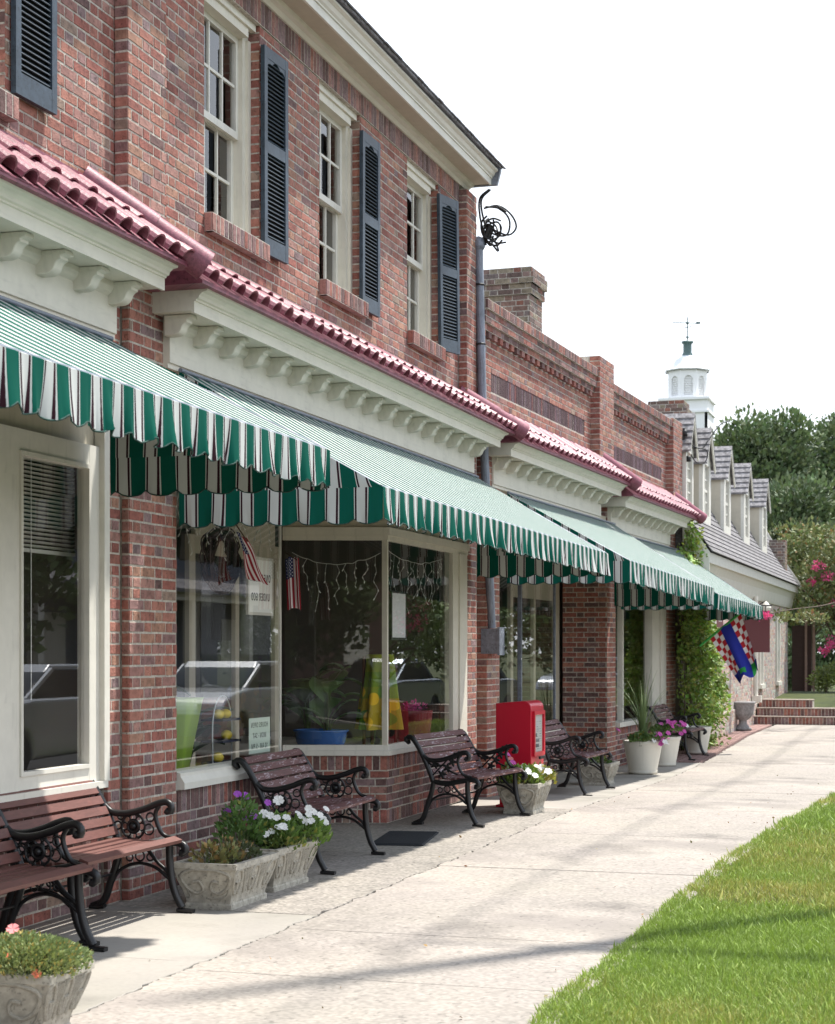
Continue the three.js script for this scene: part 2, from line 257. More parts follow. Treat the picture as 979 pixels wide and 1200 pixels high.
// ---------- ground ----------
{
  const strip = (x0, x1, s0, s1, dy, n = 60) => sheet(4, n, (u, v) => { const s = lerp(s0, s1, v); return V(lerp(x0, x1, u), groundY(s) + dy, s); }, (u, v) => [lerp(x0, x1, u), lerp(s0, s1, v)]);
  structure('ground', sheet(8, 80, (u, v) => { const s = lerp(-400, 900, v); return V(lerp(-600, 600, u), -0.22, s); }, (u, v) => [lerp(-600, 600, u), lerp(-400, 900, v)]), M.lawn);
  structure('lawn_soil', sheet(8, 60, (u, v) => { const s = lerp(-6, 38, v); return V(lerp(3.38 + lawnEdge(s), 5.75, u), groundY(s) - 0.012, s); }, (u, v) => [u * 2.4, v * 44]), M.lawn);
  structure('road', strip(5.9, 13.4, -60, 140, -0.085, 120), M.asphalt);
  structure('kerb', [-60, -30, 0, 30, 60].map(a => box(5.74, 5.9, -0.25, -0.004, a + 0.004, a + 29.996)), M.slab);
  structure('joint_bed', strip(-1.6, 3.75, -6, 37.6, -0.045), M.joint);
  // sidewalk: slabs with ragged joints between them
  const walk = new THREE.Group(); walk.name = 'sidewalk'; walk.userData.kind = 'structure'; scene.add(walk);
  const r = rng(300), edge = lattice(301, 256);
  const jag = (s) => 1.34 + (edge(s * 0.037, 0.3) - 0.5) * 0.04 + (edge(s * 0.19, 0.7) - 0.5) * 0.02 + (edge(s * 0.83, 0.2) - 0.5) * 0.02;
  const jagT = (x, k) => (edge(x * 0.05, k * 0.137) - 0.5) * 0.05;
  function slab(name, xl, xr, s0, s1, mat, g = 0.006, top = 0) {
    const pts = [], n = 70, m = 14, L = typeof xl === 'function' ? xl : () => xl, Rr = typeof xr === 'function' ? xr : () => xr;
    for (let i = 0; i <= n; i++) { const s = lerp(s0, s1, i / n); pts.push([L(s) + g, s]); }
    for (let i = 1; i < m; i++) pts.push([lerp(L(s1), Rr(s1), i / m), s1 - g]);
    for (let i = n; i >= 0; i--) { const s = lerp(s0, s1, i / n); pts.push([Rr(s) - g, s]); }
    for (let i = m - 1; i > 0; i--) pts.push([lerp(L(s0), Rr(s0), i / m), s0 + g]);
    const P = pts.map(p => { const t = (p[1] - s0) / (s1 - s0); const w = t > 0.999 || t < 0.001 || p[1] === s1 - g || p[1] === s0 + g; return new THREE.Vector2(p[0], p[1]); });
    const geo = new THREE.ExtrudeGeometry(new THREE.Shape(P), { depth: 0.075, bevelEnabled: true, bevelSize: 0.003, bevelThickness: 0.004, bevelSegments: 1, bevelOffset: -0.003, curveSegments: 1 });
    const a = geo.attributes.position; for (let i = 0; i < a.count; i++) { const x = a.getX(i), s = a.getY(i), z = a.getZ(i); a.setXYZ(i, x, z - 0.079 + groundY(s) + top, -s); }
    geo.computeVertexNormals(); return mesh(name, geo, mat, walk);
  }
  // outer walk
  const cuts = [-5, 3.2, 6.1, 7.98, 9.35, 12.4, 14.9, 17.6, 20.6, 23.5, 26.5, 29.6, 33, 37.35];
  for (let i = 0; i + 1 < cuts.length; i++) slab('slab', jag, (s) => 3.40 + lawnEdge(s) + (edge(s * 0.31, 0.1) - 0.5) * 0.06, cuts[i], cuts[i + 1], M.walk, 0.006 + r() * 0.003, (r() - 0.5) * 0.003);
  // strip along the shop fronts
  const inner = [[-5, 4.5, M.slab], [4.5, 8.2, M.slab], [8.2, 9.86, M.slab], [9.86, 13.0, M.aggregate], [13.0, 17.3, M.aggregate], [17.3, 19.4, M.slab], [19.4, 21.6, M.slab], [21.6, 23.8, M.slab], [23.8, 26.4, M.slab]];
  for (const [a, b, m] of inner) slab('slab', -1.5, jag, a, b, m, 0.007, (r() - 0.5) * 0.004);
  // red brick paving beyond the shops: one brick course pattern laid flat
  const pr = rng(311), geoP = brickGeo(0.2, 0.1, pr, 0.05), pave = [];
  for (let s = 26.5; s < 37.1; s += 0.215) for (let x = -1.0; x < jag(s) - 0.12; x += 0.108) { const g = geoP.clone(); g.rotateX(-Math.PI / 2); g.rotateY(Math.PI / 2); g.translate(x + 0.055, groundY(s) + (pr() - 0.5) * 0.004, -(s + 0.105 + (Math.round(x / 0.108) % 2) * 0.1)); pave.push(g); }
  const pv = mesh('paving_bricks', merge(pave), std([0.46, 0.29, 0.26], { map: grainMap, roughness: 0.95 }), walk); pv.userData.kind = 'stuff';
  mesh('recess_paving', box(-2.2, -1.502, -0.08, 0.001, 10.7, 18), M.aggregate, walk);
}
// grass blades on the verge
{
  const r = rng(400), blade = new THREE.BufferGeometry(); blade.setAttribute('position', new THREE.Float32BufferAttribute([-0.07, 0, 0, 0.07, 0, 0, 0.05, 0.55, 0.10, -0.05, 0.55, 0.10, 0, 1, 0.38], 3)); blade.setIndex([0, 1, 2, 0, 2, 3, 3, 2, 4]); blade.setAttribute('uv', new THREE.Float32BufferAttribute([0, 0, 1, 0, 1, 0.5, 0, 0.5, 0.5, 1], 2)); blade.computeVertexNormals();
  const edgeN = fbm(403, 16, 3), patch = fbm(401, 4, 4), patch2 = fbm(402, 8, 3), items = [];
  const add = (n, x0, x1, s0, s1, size) => { for (let i = 0; i < n; i++) { const s = lerp(s0, s1, r()), xr = Math.pow(r(), 1.4), x = lerp(x0, x1, xr) + 0.14 + lawnEdge(s) + (edgeN(s * 0.09, 0.4) - 0.5) * 0.12 * (1 - xr) - (xr < 0.02 ? r() * 0.10 : 0); const p = patch(x * 0.13, s * 0.13), q = patch2(x * 0.2, s * 0.2); if (p > 0.58 && q > 0.5 && r() < 0.7) continue; const dry = clamp((p - 0.54) * 2.4 + (r() - 0.5) * 0.7 + (x - 3.9) * 0.12, 0, 1), k = 0.75 + r() * 0.5; items.push({ p: V(x, groundY(s) - 0.012, s), d: new THREE.Vector3((r() - 0.5) * 1.2, 1, (r() - 0.5) * 1.2), roll: r() * 6.28, size: size * (0.35 + r() * 0.7) * (0.7 + 0.7 * q) * (r() < 0.03 ? 1.7 : 1), wide: 0.8 + r() * 0.6, c: [k * lerp(0.78, 1.5, dry), k * lerp(1, 1.08, dry), k * lerp(0.7, 1.5, dry)] }); } };
  add(140000, 3.24, 4.7, 6.3, 10.2, 0.042); add(110000, 3.24, 5.2, 10.2, 15.5, 0.046); add(60000, 3.24, 5.6, 15.5, 24, 0.065); add(20000, 3.24, 5.7, 24, 37.4, 0.08); add(15000, 4.7, 5.7, 5, 15.5, 0.06); add(12000, 3.24, 5.7, 0, 6.3, 0.06);
  const g = leafMass('grass', items, leafMat([0.35, 0.385, 0.085], 0.35), scene, blade); tag(g, 'sunlit green lawn grass along the edge of the sidewalk', 'grass');
}

{ // fallen leaves and clippings on the walk
  const r = rng(420), items = []; for (let i = 0; i < 60; i++) { const s = 6.3 + Math.pow(r(), 1.4) * 20, x = r() < 0.65 ? 3.36 - Math.pow(r(), 2) * 0.7 : 0.8 + r() * 2.4; items.push({ p: V(x, groundY(s) + 0.006, s), d: new THREE.Vector3(r() - 0.5, 0.12, r() - 0.5), roll: r() * 6.28, size: 0.012 + r() * 0.02, wide: 0.7 + r() * 0.5, c: [0.6 + r() * 0.8, 0.6 + r() * 0.4, 0.5 + r() * 0.3] }); }
  tag(leafMass('leaf_litter', items, leafMat([0.24, 0.19, 0.08], 0.1), scene), 'scattered dry leaves and clippings on the pale sidewalk', 'leaf litter');
}

// ---------- two-storey brick shop building ----------
const shopHouse = thing('brick_shop_building', 'two-storey red brick shop building with blue shutters, white cornices and pink tile awning roofs', 'building', [0, 0, 0]);
{
  const B = shopHouse, WX = -0.1, WY0 = 4.2, SOL0 = 6.415, SOL1 = 6.615;
  const openings = [[7.66, 8.7], [11.42, 12.45], [13.76, 14.8], [16.2, 17.26]], OY0 = 4.72, OY1 = 6.42;
  const up0 = 1.0;
  const vis = (x, y, b) => b.f.name !== 'upper_wall' || b.y > 4.45;
  const F = [];
  F.push(face(WX, up0, 0, 1, 18.0 - up0, WY0, WY0 + 31 * COURSE, openings.map(o => [o[0] - up0, o[1] - up0, OY0, OY1]), { name: 'upper_wall', show: true, clear: vis, thick: 0.14 }));
  F.push(face(WX + 0.012, up0, 0, 1, 18.0 - up0, SOL0, SOL1, [[10.02 - up0, 10.6 - up0, 0, 9]], { name: 'soldier_course', soldier: true, show: true, weights: [1, 1, 1, 3, 4, 6, 0, 2, 1, 0] }));
  // window reveals (the side that faces the camera) and brick sills
  for (const [a, b] of openings) {
    F.push(face(WX - 0.115, b, 1, 0, 0.115, OY0, OY0 + 24 * COURSE, [], { name: 'window_reveal', plain: true, thick: 0.1 }));
    F.push(face(WX - 0.10 + 0.17, a - 0.02, 0, 1, b - a + 0.06, OY0 - 0.13, OY0 + 0.005, [], { name: 'window_sill', soldier: true, show: true, thick: 0.16, weights: [1, 2, 1, 4, 5, 3, 0, 3, 2, 0] }));
    F.push(face(WX, a - 0.02, 1, 0, 0.068, OY0 - 0.13, OY0 + 0.005, [], { name: 'window_sill', soldier: true, thick: 0.05 }));
  }
  // pilasters
  F.push(face(0, 10.02, 0, 1, 0.57, 4.2, 4.2 + 33 * COURSE, [], { name: 'pilaster', show: true, thick: 0.09 }));
  F.push(face(WX, 10.02, 1, 0, 0.1, 4.2, 4.2 + 33 * COURSE, [], { name: 'pilaster_side', plain: true, thick: 0.05 }));
  F.push(face(0, 18.0, 0, 1, 0.4, 4.2, 4.2 + 33 * COURSE, [], { name: 'pilaster', thick: 0.3 }));
  F.push(face(WX, 18.0, 1, 0, 0.1, 4.2, 4.2 + 33 * COURSE, [], { name: 'pilaster_side', plain: true, thick: 0.3 }));
  // piers at street level
  F.push(face(0, 10.04, 0, 1, 0.71, 0.0, 58 * COURSE, [], { name: 'pier', show: true, thick: 0.3 }));
  F.push(face(-0.06, 10.04, 1, 0, 0.06, 0.0, 58 * COURSE, [], { name: 'pier_side', plain: true, thick: 0.1 }));
  F.push(face(-0.06, 9.86, 0, 1, 0.18, 0.0, 58 * COURSE, [], { name: 'pier', show: true, thick: 0.2 }));
  F.push(face(0, 18.0, 0, 1, 0.4, 0.0, 58 * COURSE, [], { name: 'pier', thick: 0.3 }));
  F.push(face(-0.06, 18.0, 1, 0, 0.06, 0.0, 58 * COURSE, [], { name: 'pier_side', plain: true, thick: 0.1 }));
  // low walls under the shop windows
  const low = [0.8, 1.4, 0.4, 1.6, 3, 3, 0.2, 8, 3, 0.2];
  F.push(face(-0.1, 1, 0, 1, 8.86, 0, 11 * COURSE, [], { name: 'low_wall', show: true, weights: low, thick: 0.14 }));
  F.push(face(0, 10.75, 0, 1, 1.91, 0, 7 * COURSE, [], { name: 'low_wall', show: true, weights: low, thick: 0.14 }));
  F.push(face(0.004, 10.75, 0, 1, 1.91, 7 * COURSE, 0.655, [], { name: 'rowlock_course', soldier: true, show: true, weights: low, thick: 0.14 }));
  for (const [x, s, dx, ds, l, sh] of [[-0.92, 14.98, 0.92, 0.29, 0.9646, true], [0, 15.27, 0, 1, 2.73, true]]) {
    F.push(face(x, s, dx, ds, l, 0, 0.13, [], { name: 'base_course', soldier: true, show: sh, weights: low }));
    F.push(face(x, s, dx, ds, l, 0.13, 0.13 + 5 * COURSE, [], { name: 'low_wall', show: sh, weights: low }));
    F.push(face(x, s, dx, ds, l, 0.13 + 5 * COURSE, 0.628, [], { name: 'rowlock_course', soldier: true, show: sh, weights: low }));
  }
  F.push(face(0, 12.66, -0.92, 0.29, 0.9646, 0, 8 * COURSE, [], { name: 'low_wall', weights: low }));
  F.push(face(0, 8.2, 0, 1, 0, 0, 0, [], {})); F.pop();
  brickwork(B, F, 300, 3);

  // sash windows
  for (const [a, b] of openings) {
    const w = new THREE.Group(); w.name = 'window'; B.add(w);
    const x0 = WX - 0.20, x1 = WX - 0.10, c = 0.11;
    mesh('frame', [box(x0, x1, OY0, OY1, a, a + c), box(x0, x1, OY0, OY1, b - c, b), box(x0, x1 + 0.05, OY1 - 0.13, OY1, a + c, b - c), box(x0, x1, OY0, OY0 + 0.05, a + c, b - c), box(x1, x1 + 0.025, OY0, OY1 - 0.13, b - 0.05, b - 0.003), box(x1, x1 + 0.025, OY0, OY1 - 0.13, a + 0.003, a + 0.05), box(x1 + 0.025, x1 + 0.07, OY1 - 0.06, OY1 - 0.002, a + 0.01, b - 0.01)], M.cream, w);
    const ga = a + c, gb = b - c, ym = (OY0 + 0.05 + OY1 - 0.13) / 2;
    for (const [name, y0, y1, x] of [['upper_sash', ym - 0.02, OY1 - 0.13, WX - 0.135], ['lower_sash', OY0 + 0.05, ym + 0.02, WX - 0.175]]) {
      const st = 0.045, parts = [box(x - 0.035, x, y0, y1, ga, ga + st), box(x - 0.035, x, y0, y1, gb - st, gb), box(x - 0.035, x, y1 - 0.045, y1, ga + st, gb - st), box(x - 0.035, x, y0, y0 + 0.055, ga + st, gb - st)];
      const cols = 3, rows = 2, pw = (gb - ga - 2 * st) / cols, ph = (y1 - y0 - 0.10) / rows;
      for (let i = 1; i < cols; i++) parts.push(box(x - 0.027, x - 0.006, y0 + 0.055, y1 - 0.045, ga + st + i * pw - 0.011, ga + st + i * pw + 0.011));
      for (let j = 1; j < rows; j++) for (let i = 0; i < cols; i++) parts.push(box(x - 0.026, x - 0.007, y0 + 0.055 + j * ph - 0.011, y0 + 0.055 + j * ph + 0.011, ga + st + i * pw + 0.011, ga + st + (i + 1) * pw - 0.011));
      mesh(name, parts, M.white, w);
      for (let i = 0; i < cols; i++) for (let j = 0; j < rows; j++) { const p = mesh('pane', box(x - 0.0195, x - 0.0165, y0 + 0.05 + j * ph + 0.012, y0 + 0.05 + (j + 1) * ph + 0.003, ga + st + i * pw + 0.009, ga + st + (i + 1) * pw - 0.009).toNonIndexed(), M.glass, w); const g = poly([V(0, -ph / 2 + 0.006, 0), V(0, -ph / 2 + 0.006, pw - 0.018), V(0, ph / 2 - 0.006, pw - 0.018), V(0, ph / 2 - 0.006, 0)]); p.geometry = g; p.position.set(x - 0.018, y0 + 0.055 + (j + 0.5) * ph, -(ga + st + i * pw + 0.009)); p.rotation.y = (i * 7 + j * 3 + Math.round(a)) % 5 * 0.006 - 0.012; }
    }
  }
  // shutters
  function shutter(sHinge, y0, y1, wd, lean, out) {
    const g = new THREE.Group(); g.name = 'shutter'; g.position.set(WX + 0.012, y0, -sHinge); B.add(g);
    const t = 0.034, st = 0.055, ym = (y1 - y0) * 0.49, H = y1 - y0;
    mesh('frame', [box(0, t, 0, H, 0, st), box(0, t, 0, H, wd - st, wd), box(0.001, t - 0.001, 0, 0.13, st, wd - st), box(0.001, t - 0.001, H - 0.085, H, st, wd - st), box(0.001, t - 0.001, ym, ym + 0.09, st, wd - st)], M.shutter, g);
    const arch = new THREE.Shape(); arch.moveTo(0, 0); arch.lineTo(0, -0.07); arch.quadraticCurveTo(0.02, -0.02, 0.09, -0.035); arch.quadraticCurveTo((wd - 2 * st) / 2, 0.035, wd - 2 * st - 0.09, -0.035); arch.quadraticCurveTo(wd - 2 * st - 0.02, -0.02, wd - 2 * st, -0.07); arch.lineTo(wd - 2 * st, 0); arch.closePath();
    const ag = new THREE.ExtrudeGeometry(arch, { depth: t - 0.008, bevelEnabled: false }); ag.rotateY(Math.PI / 2); ag.translate(0.004, H - 0.085, -st); mesh('arched_rail', ag, M.shutter, g);
    const slat = box(-0.003, 0.003, -0.013, 0.013, 0, wd - 2 * st); slat.rotateZ(0.75);
    for (const [a, b] of [[0.135, ym], [ym + 0.09, H - 0.09]]) { const n = Math.round((b - a) / 0.034); for (let i = 0; i < n; i++) { const m = mesh('slat', slat, M.shutter, g); m.position.set(0.018, a + (i + 0.5) * (b - a) / n, -st); } }
    mesh('backing', box(-0.004, 0.002, 0.02, H - 0.02, 0.02, wd - 0.02), M.black, g);
    g.rotation.set(lean, out, 0); return g;
  }
  shutter(8.74, 4.76, 6.36, 0.44, 0, -0.04).userData.label = 'blue-grey louvred shutter cut off by the picture edge';
  shutter(12.44, 4.66, 6.26, 0.44, 0.004, -0.05); shutter(14.74, 4.66, 6.26, 0.44, -0.003, -0.04);
  shutter(17.22, 4.70, 6.30, 0.46, 0.04, -0.16).userData.label = 'loose blue-grey shutter hanging askew';

  // eave: moulding, soffit, fascia, gutter and roof edge
  const es0 = 1.0, es1 = 18.32, ex = 0.185, ey = 6.66;
  mesh('eave_moulding', along([[WX - 0.05, 6.60], [WX + 0.03, 6.60], [WX + 0.05, 6.63], [WX + 0.085, 6.645], [WX + 0.10, 6.672], [WX - 0.05, 6.672]], es0, es1 - 0.02), M.cream, B);
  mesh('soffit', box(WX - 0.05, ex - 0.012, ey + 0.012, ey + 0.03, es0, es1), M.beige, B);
  mesh('fascia', along([[ex - 0.02, ey], [ex, ey], [ex, ey + 0.07], [ex + 0.012, ey + 0.07], [ex + 0.012, ey + 0.085], [ex + 0.03, ey + 0.10], [ex + 0.045, ey + 0.13], [ex + 0.075, ey + 0.145], [ex + 0.075, ey + 0.165], [ex - 0.02, ey + 0.165]], es0, es1), M.white, B);
  mesh('fascia_end', along([[WX, ey], [ex + 0.06, ey], [ex + 0.10, ey + 0.15], [ex + 0.10, ey + 0.19], [WX - 0.6, ey + 0.42], [WX - 0.6, ey]], es1, es1 + 0.05), M.greyMetal, B);
  mesh('roof', along([[ex + 0.11, ey + 0.172], [ex + 0.115, ey + 0.19], [-4.5, ey + 2.2], [-4.5, ey + 2.14]], 1.0, es1 + 0.04), M.shingle, B);
  // shingle butts along the roof edge
  { const r = rng(61), list = []; for (let s = 1.0; s < es1; s += 0.16) { const l = 0.12 + r() * 0.04; const b = box(-0.22, 0.015 + r() * 0.014, 0, 0.012, s, s + 0.152); b.rotateZ(-0.42); b.translate(ex + 0.105, ey + 0.198 + r() * 0.004, 0); list.push(b); } mesh('roof_edge_shingles', list, M.shingle, B).userData.kind = 'stuff'; }

  // body that closes the rooms
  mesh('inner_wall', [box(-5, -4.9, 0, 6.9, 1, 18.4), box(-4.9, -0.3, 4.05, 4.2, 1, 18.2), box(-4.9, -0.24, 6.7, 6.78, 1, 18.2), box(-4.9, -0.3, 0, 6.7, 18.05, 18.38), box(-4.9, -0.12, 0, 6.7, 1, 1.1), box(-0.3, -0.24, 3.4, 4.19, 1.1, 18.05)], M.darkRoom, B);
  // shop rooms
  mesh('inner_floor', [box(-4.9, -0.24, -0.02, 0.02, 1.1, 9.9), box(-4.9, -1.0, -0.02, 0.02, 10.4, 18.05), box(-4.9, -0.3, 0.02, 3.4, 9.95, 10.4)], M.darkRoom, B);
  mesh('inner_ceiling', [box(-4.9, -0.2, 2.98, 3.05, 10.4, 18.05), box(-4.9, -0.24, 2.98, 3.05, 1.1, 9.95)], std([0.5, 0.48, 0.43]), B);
  mesh('display_floor', [box(-2.2, -0.03, 0.60, 0.64, 10.62, 12.62), box(-2.6, -0.03, 0.60, 0.64, 15.3, 18.0)], M.white, B);
  mesh('door', [box(-0.98, -0.94, 0.0, 2.55, 12.98, 13.1), box(-0.98, -0.94, 0, 2.55, 14.84, 14.96), box(-0.98, -0.94, 2.4, 2.75, 13.1, 14.84), box(-0.98, -0.94, 0, 0.35, 13.1, 14.84), box(-0.98, -0.94, 0.35, 2.4, 13.93, 14.01)], M.beige, B);
  mesh('door_glass', [poly([V(-0.96, 0.35, 13.1), V(-0.96, 0.35, 14.84), V(-0.96, 2.4, 14.84), V(-0.96, 2.4, 13.1)])], M.glass, B);

  // shopfront joinery
  const sf1 = new THREE.Group(); sf1.name = 'shop_window'; B.add(sf1);
  mesh('frame', [box(-0.17, -0.085, 0.785, 2.87, 8.42, 8.83), box(-0.17, -0.085, 0.785, 2.87, 9.67, 9.80), box(-0.17, -0.086, 2.73, 2.87, 8.83, 9.67), box(-0.17, -0.086, 0.785, 0.89, 8.83, 9.67), box(-0.12, -0.05, 0.785, 3.45, 9.80, 9.87)], M.white, sf1);
  mesh('inner_frame', [box(-0.13, -0.073, 0.875, 2.745, 8.83, 8.855), box(-0.13, -0.073, 0.875, 2.745, 9.645, 9.67), box(-0.13, -0.073, 2.72, 2.745, 8.855, 9.645), box(-0.13, -0.073, 0.875, 0.90, 8.855, 9.645)], M.white, sf1);
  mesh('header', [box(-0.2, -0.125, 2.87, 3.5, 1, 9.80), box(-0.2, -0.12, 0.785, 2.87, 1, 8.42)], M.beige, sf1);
  mesh('sill', box(-0.22, -0.055, 0.74, 0.784, 1, 9.86), M.white, sf1);
  mesh('pane', poly([V(-0.11, 0.9, 8.85), V(-0.11, 0.9, 9.65), V(-0.11, 2.73, 9.65), V(-0.11, 2.73, 8.85)]), M.glass, sf1);
  const sf2 = new THREE.Group(); sf2.name = 'shop_window'; B.add(sf2);
  const seg = (x0, s0, x1, s1, y0, y1, t, mat, name) => { const a = V(x0, (y0 + y1) / 2, s0), b = V(x1, (y0 + y1) / 2, s1); return mesh(name, bar(a, b, t, y1 - y0, 0.006), mat, sf2); };
  mesh('sill', along([[-0.06, 0.657], [0.05, 0.657], [0.05, 0.70], [0.02, 0.745], [0.02, 0.765], [-0.06, 0.79]], 10.76, 12.70), M.white, sf2);
  mesh('corner_bar', box(-0.026, -0.010, 0.78, 2.98, 12.652, 12.668), M.white, sf2);
  mesh('header', [box(-0.09, -0.02, 2.98, 3.5, 10.75, 12.69), box(-0.06, 0.0, 2.93, 2.98, 10.75, 12.64)], M.beige, sf2);
  mesh('pane', poly([V(-0.02, 0.78, 10.76), V(-0.02, 0.78, 12.65), V(-0.02, 2.93, 12.65), V(-0.02, 2.93, 10.76)]), M.glass, sf2);
  mesh('return_pane', poly([V(-0.02, 0.78, 12.67), V(-0.94, 0.78, 12.96), V(-0.94, 2.93, 12.96), V(-0.02, 2.93, 12.67)]), M.glass, sf2);
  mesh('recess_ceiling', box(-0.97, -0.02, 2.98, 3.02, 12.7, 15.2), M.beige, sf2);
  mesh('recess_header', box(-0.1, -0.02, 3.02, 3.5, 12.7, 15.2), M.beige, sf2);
  const sf3 = new THREE.Group(); sf3.name = 'shop_window'; B.add(sf3);
  const nrm = [0.3006, -0.9537]; // outward normal of the splayed side in (x, s)
  const ring = (t0, t1, y0, y1, mat, name) => { // strip following splay then street front
    const sh = new THREE.Shape([[-0.92 + nrm[0] * t1, 14.98 + nrm[1] * t1], [0 + t1 * 1.0, 15.27 - t1 * 0.72], [t1, 18.0], [t0, 18.0], [t0, 15.27 - t0 * 0.72], [-0.92 + nrm[0] * t0, 14.98 + nrm[1] * t0]].map(p => new THREE.Vector2(p[0], p[1])));
    const g = new THREE.ExtrudeGeometry(sh, { depth: y1 - y0, bevelEnabled: false }); g.rotateX(-Math.PI / 2); g.translate(0, y0, 0); return mesh(name, g, mat, sf3);
  };
  ring(-0.06, 0.035, 0.629, 0.672, M.white, 'sill'); ring(-0.06, 0.012, 0.673, 0.725, M.white, 'sill_board');
  ring(-0.06, 0.012, 2.617, 2.66, M.cream, 'head_rail'); ring(-0.06, 0.03, 2.661, 2.735, M.cream, 'header'); ring(-0.09, 0.002, 2.736, 3.5, M.beige, 'upper_panel');
  mesh('corner_post', box(-0.045, 0.005, 0.725, 2.617, 15.25, 15.29), M.cream, sf3);
  mesh('jamb', [box(-0.08, 0.012, 0.725, 2.617, 17.42, 17.62), box(-0.06, 0.03, 0.725, 2.617, 17.62, 17.90), box(-0.05, 0.0, 0.725, 2.617, 17.90, 18.0)], M.cream, sf3);
  mesh('pane', poly([V(-0.01, 0.725, 15.29), V(-0.01, 0.725, 17.42), V(-0.01, 2.617, 17.42), V(-0.01, 2.617, 15.29)]), M.glass, sf3);
  mesh('pane', poly([V(-0.90, 0.725, 14.985), V(-0.03, 0.725, 15.26), V(-0.03, 2.617, 15.26), V(-0.90, 2.617, 14.985)]), M.glass, sf3);

  cornice(B, 1.0, 9.93, 3.85, 1.34, true); cornice(B, 10.37, 18.27, 3.795, 10.5, true);
  pentRoof(B, 1.0, 10.08, 4.02, 4.45, WX, true, true); pentRoof(B, 10.2, 18.5, 3.965, 4.33, WX, true, true);
}
// cornice with scroll brackets: fy is the underside of its flat white board
function cornice(B, s0, s1, fy, sb, leftOpen, d = 0) {
  const c = new THREE.Group(); c.name = 'cornice'; B.add(c);
  const fx = 0.30;
  mesh('frieze', along([[-0.25, fy - 0.32], [0.035, fy - 0.32], [0.035, fy - 0.29], [0.05, fy - 0.285], [0.05, fy - 0.07], [0.075, fy - 0.05], [0.09, fy - 0.02], [0.09, fy + 0.012], [-0.25, fy + 0.012]], s0 + 0.16, s1 - 0.16), M.cream, c);
  mesh('corona', along([[-0.2, fy + 0.014], [fx - 0.02, fy + 0.014], [fx - 0.02, fy], [fx, fy], [fx, fy + 0.075], [fx + 0.012, fy + 0.078], [fx + 0.012, fy + 0.088], [fx + 0.03, fy + 0.094], [fx + 0.036, fy + 0.112], [fx + 0.056, fy + 0.13], [fx + 0.09, fy + 0.138], [fx + 0.095, fy + 0.155], [-0.2, fy + 0.155]], s0, s1), M.cream, c);
  // bracket: profile in x/y, 0.085 wide
  const sh = new THREE.Shape(); sh.moveTo(0, 0); sh.lineTo(0, -0.125); sh.lineTo(0.06, -0.125); sh.quadraticCurveTo(0.10, -0.122, 0.115, -0.092); sh.quadraticCurveTo(0.125, -0.055, 0.155, -0.045); sh.lineTo(0.155, -0.03); sh.lineTo(0.175, -0.022); sh.lineTo(0.175, 0); sh.closePath();
  const g1 = new THREE.ExtrudeGeometry(sh, { depth: 0.085, bevelEnabled: true, bevelSize: 0.004, bevelThickness: 0.004, bevelSegments: 1 }); const cap = box(0.0, 0.19, -0.022, 0.0, -0.05, 0.05); g1.translate(0, 0, -0.0425);
  const bg = merge([g1, cap.toNonIndexed()]);
  for (let s = sb; s < s1 - 0.12; s += 0.44) { const m = mesh('bracket', bg, M.cream, c); m.position.set(0.048, fy + 0.008, -s); }
  return c;
}
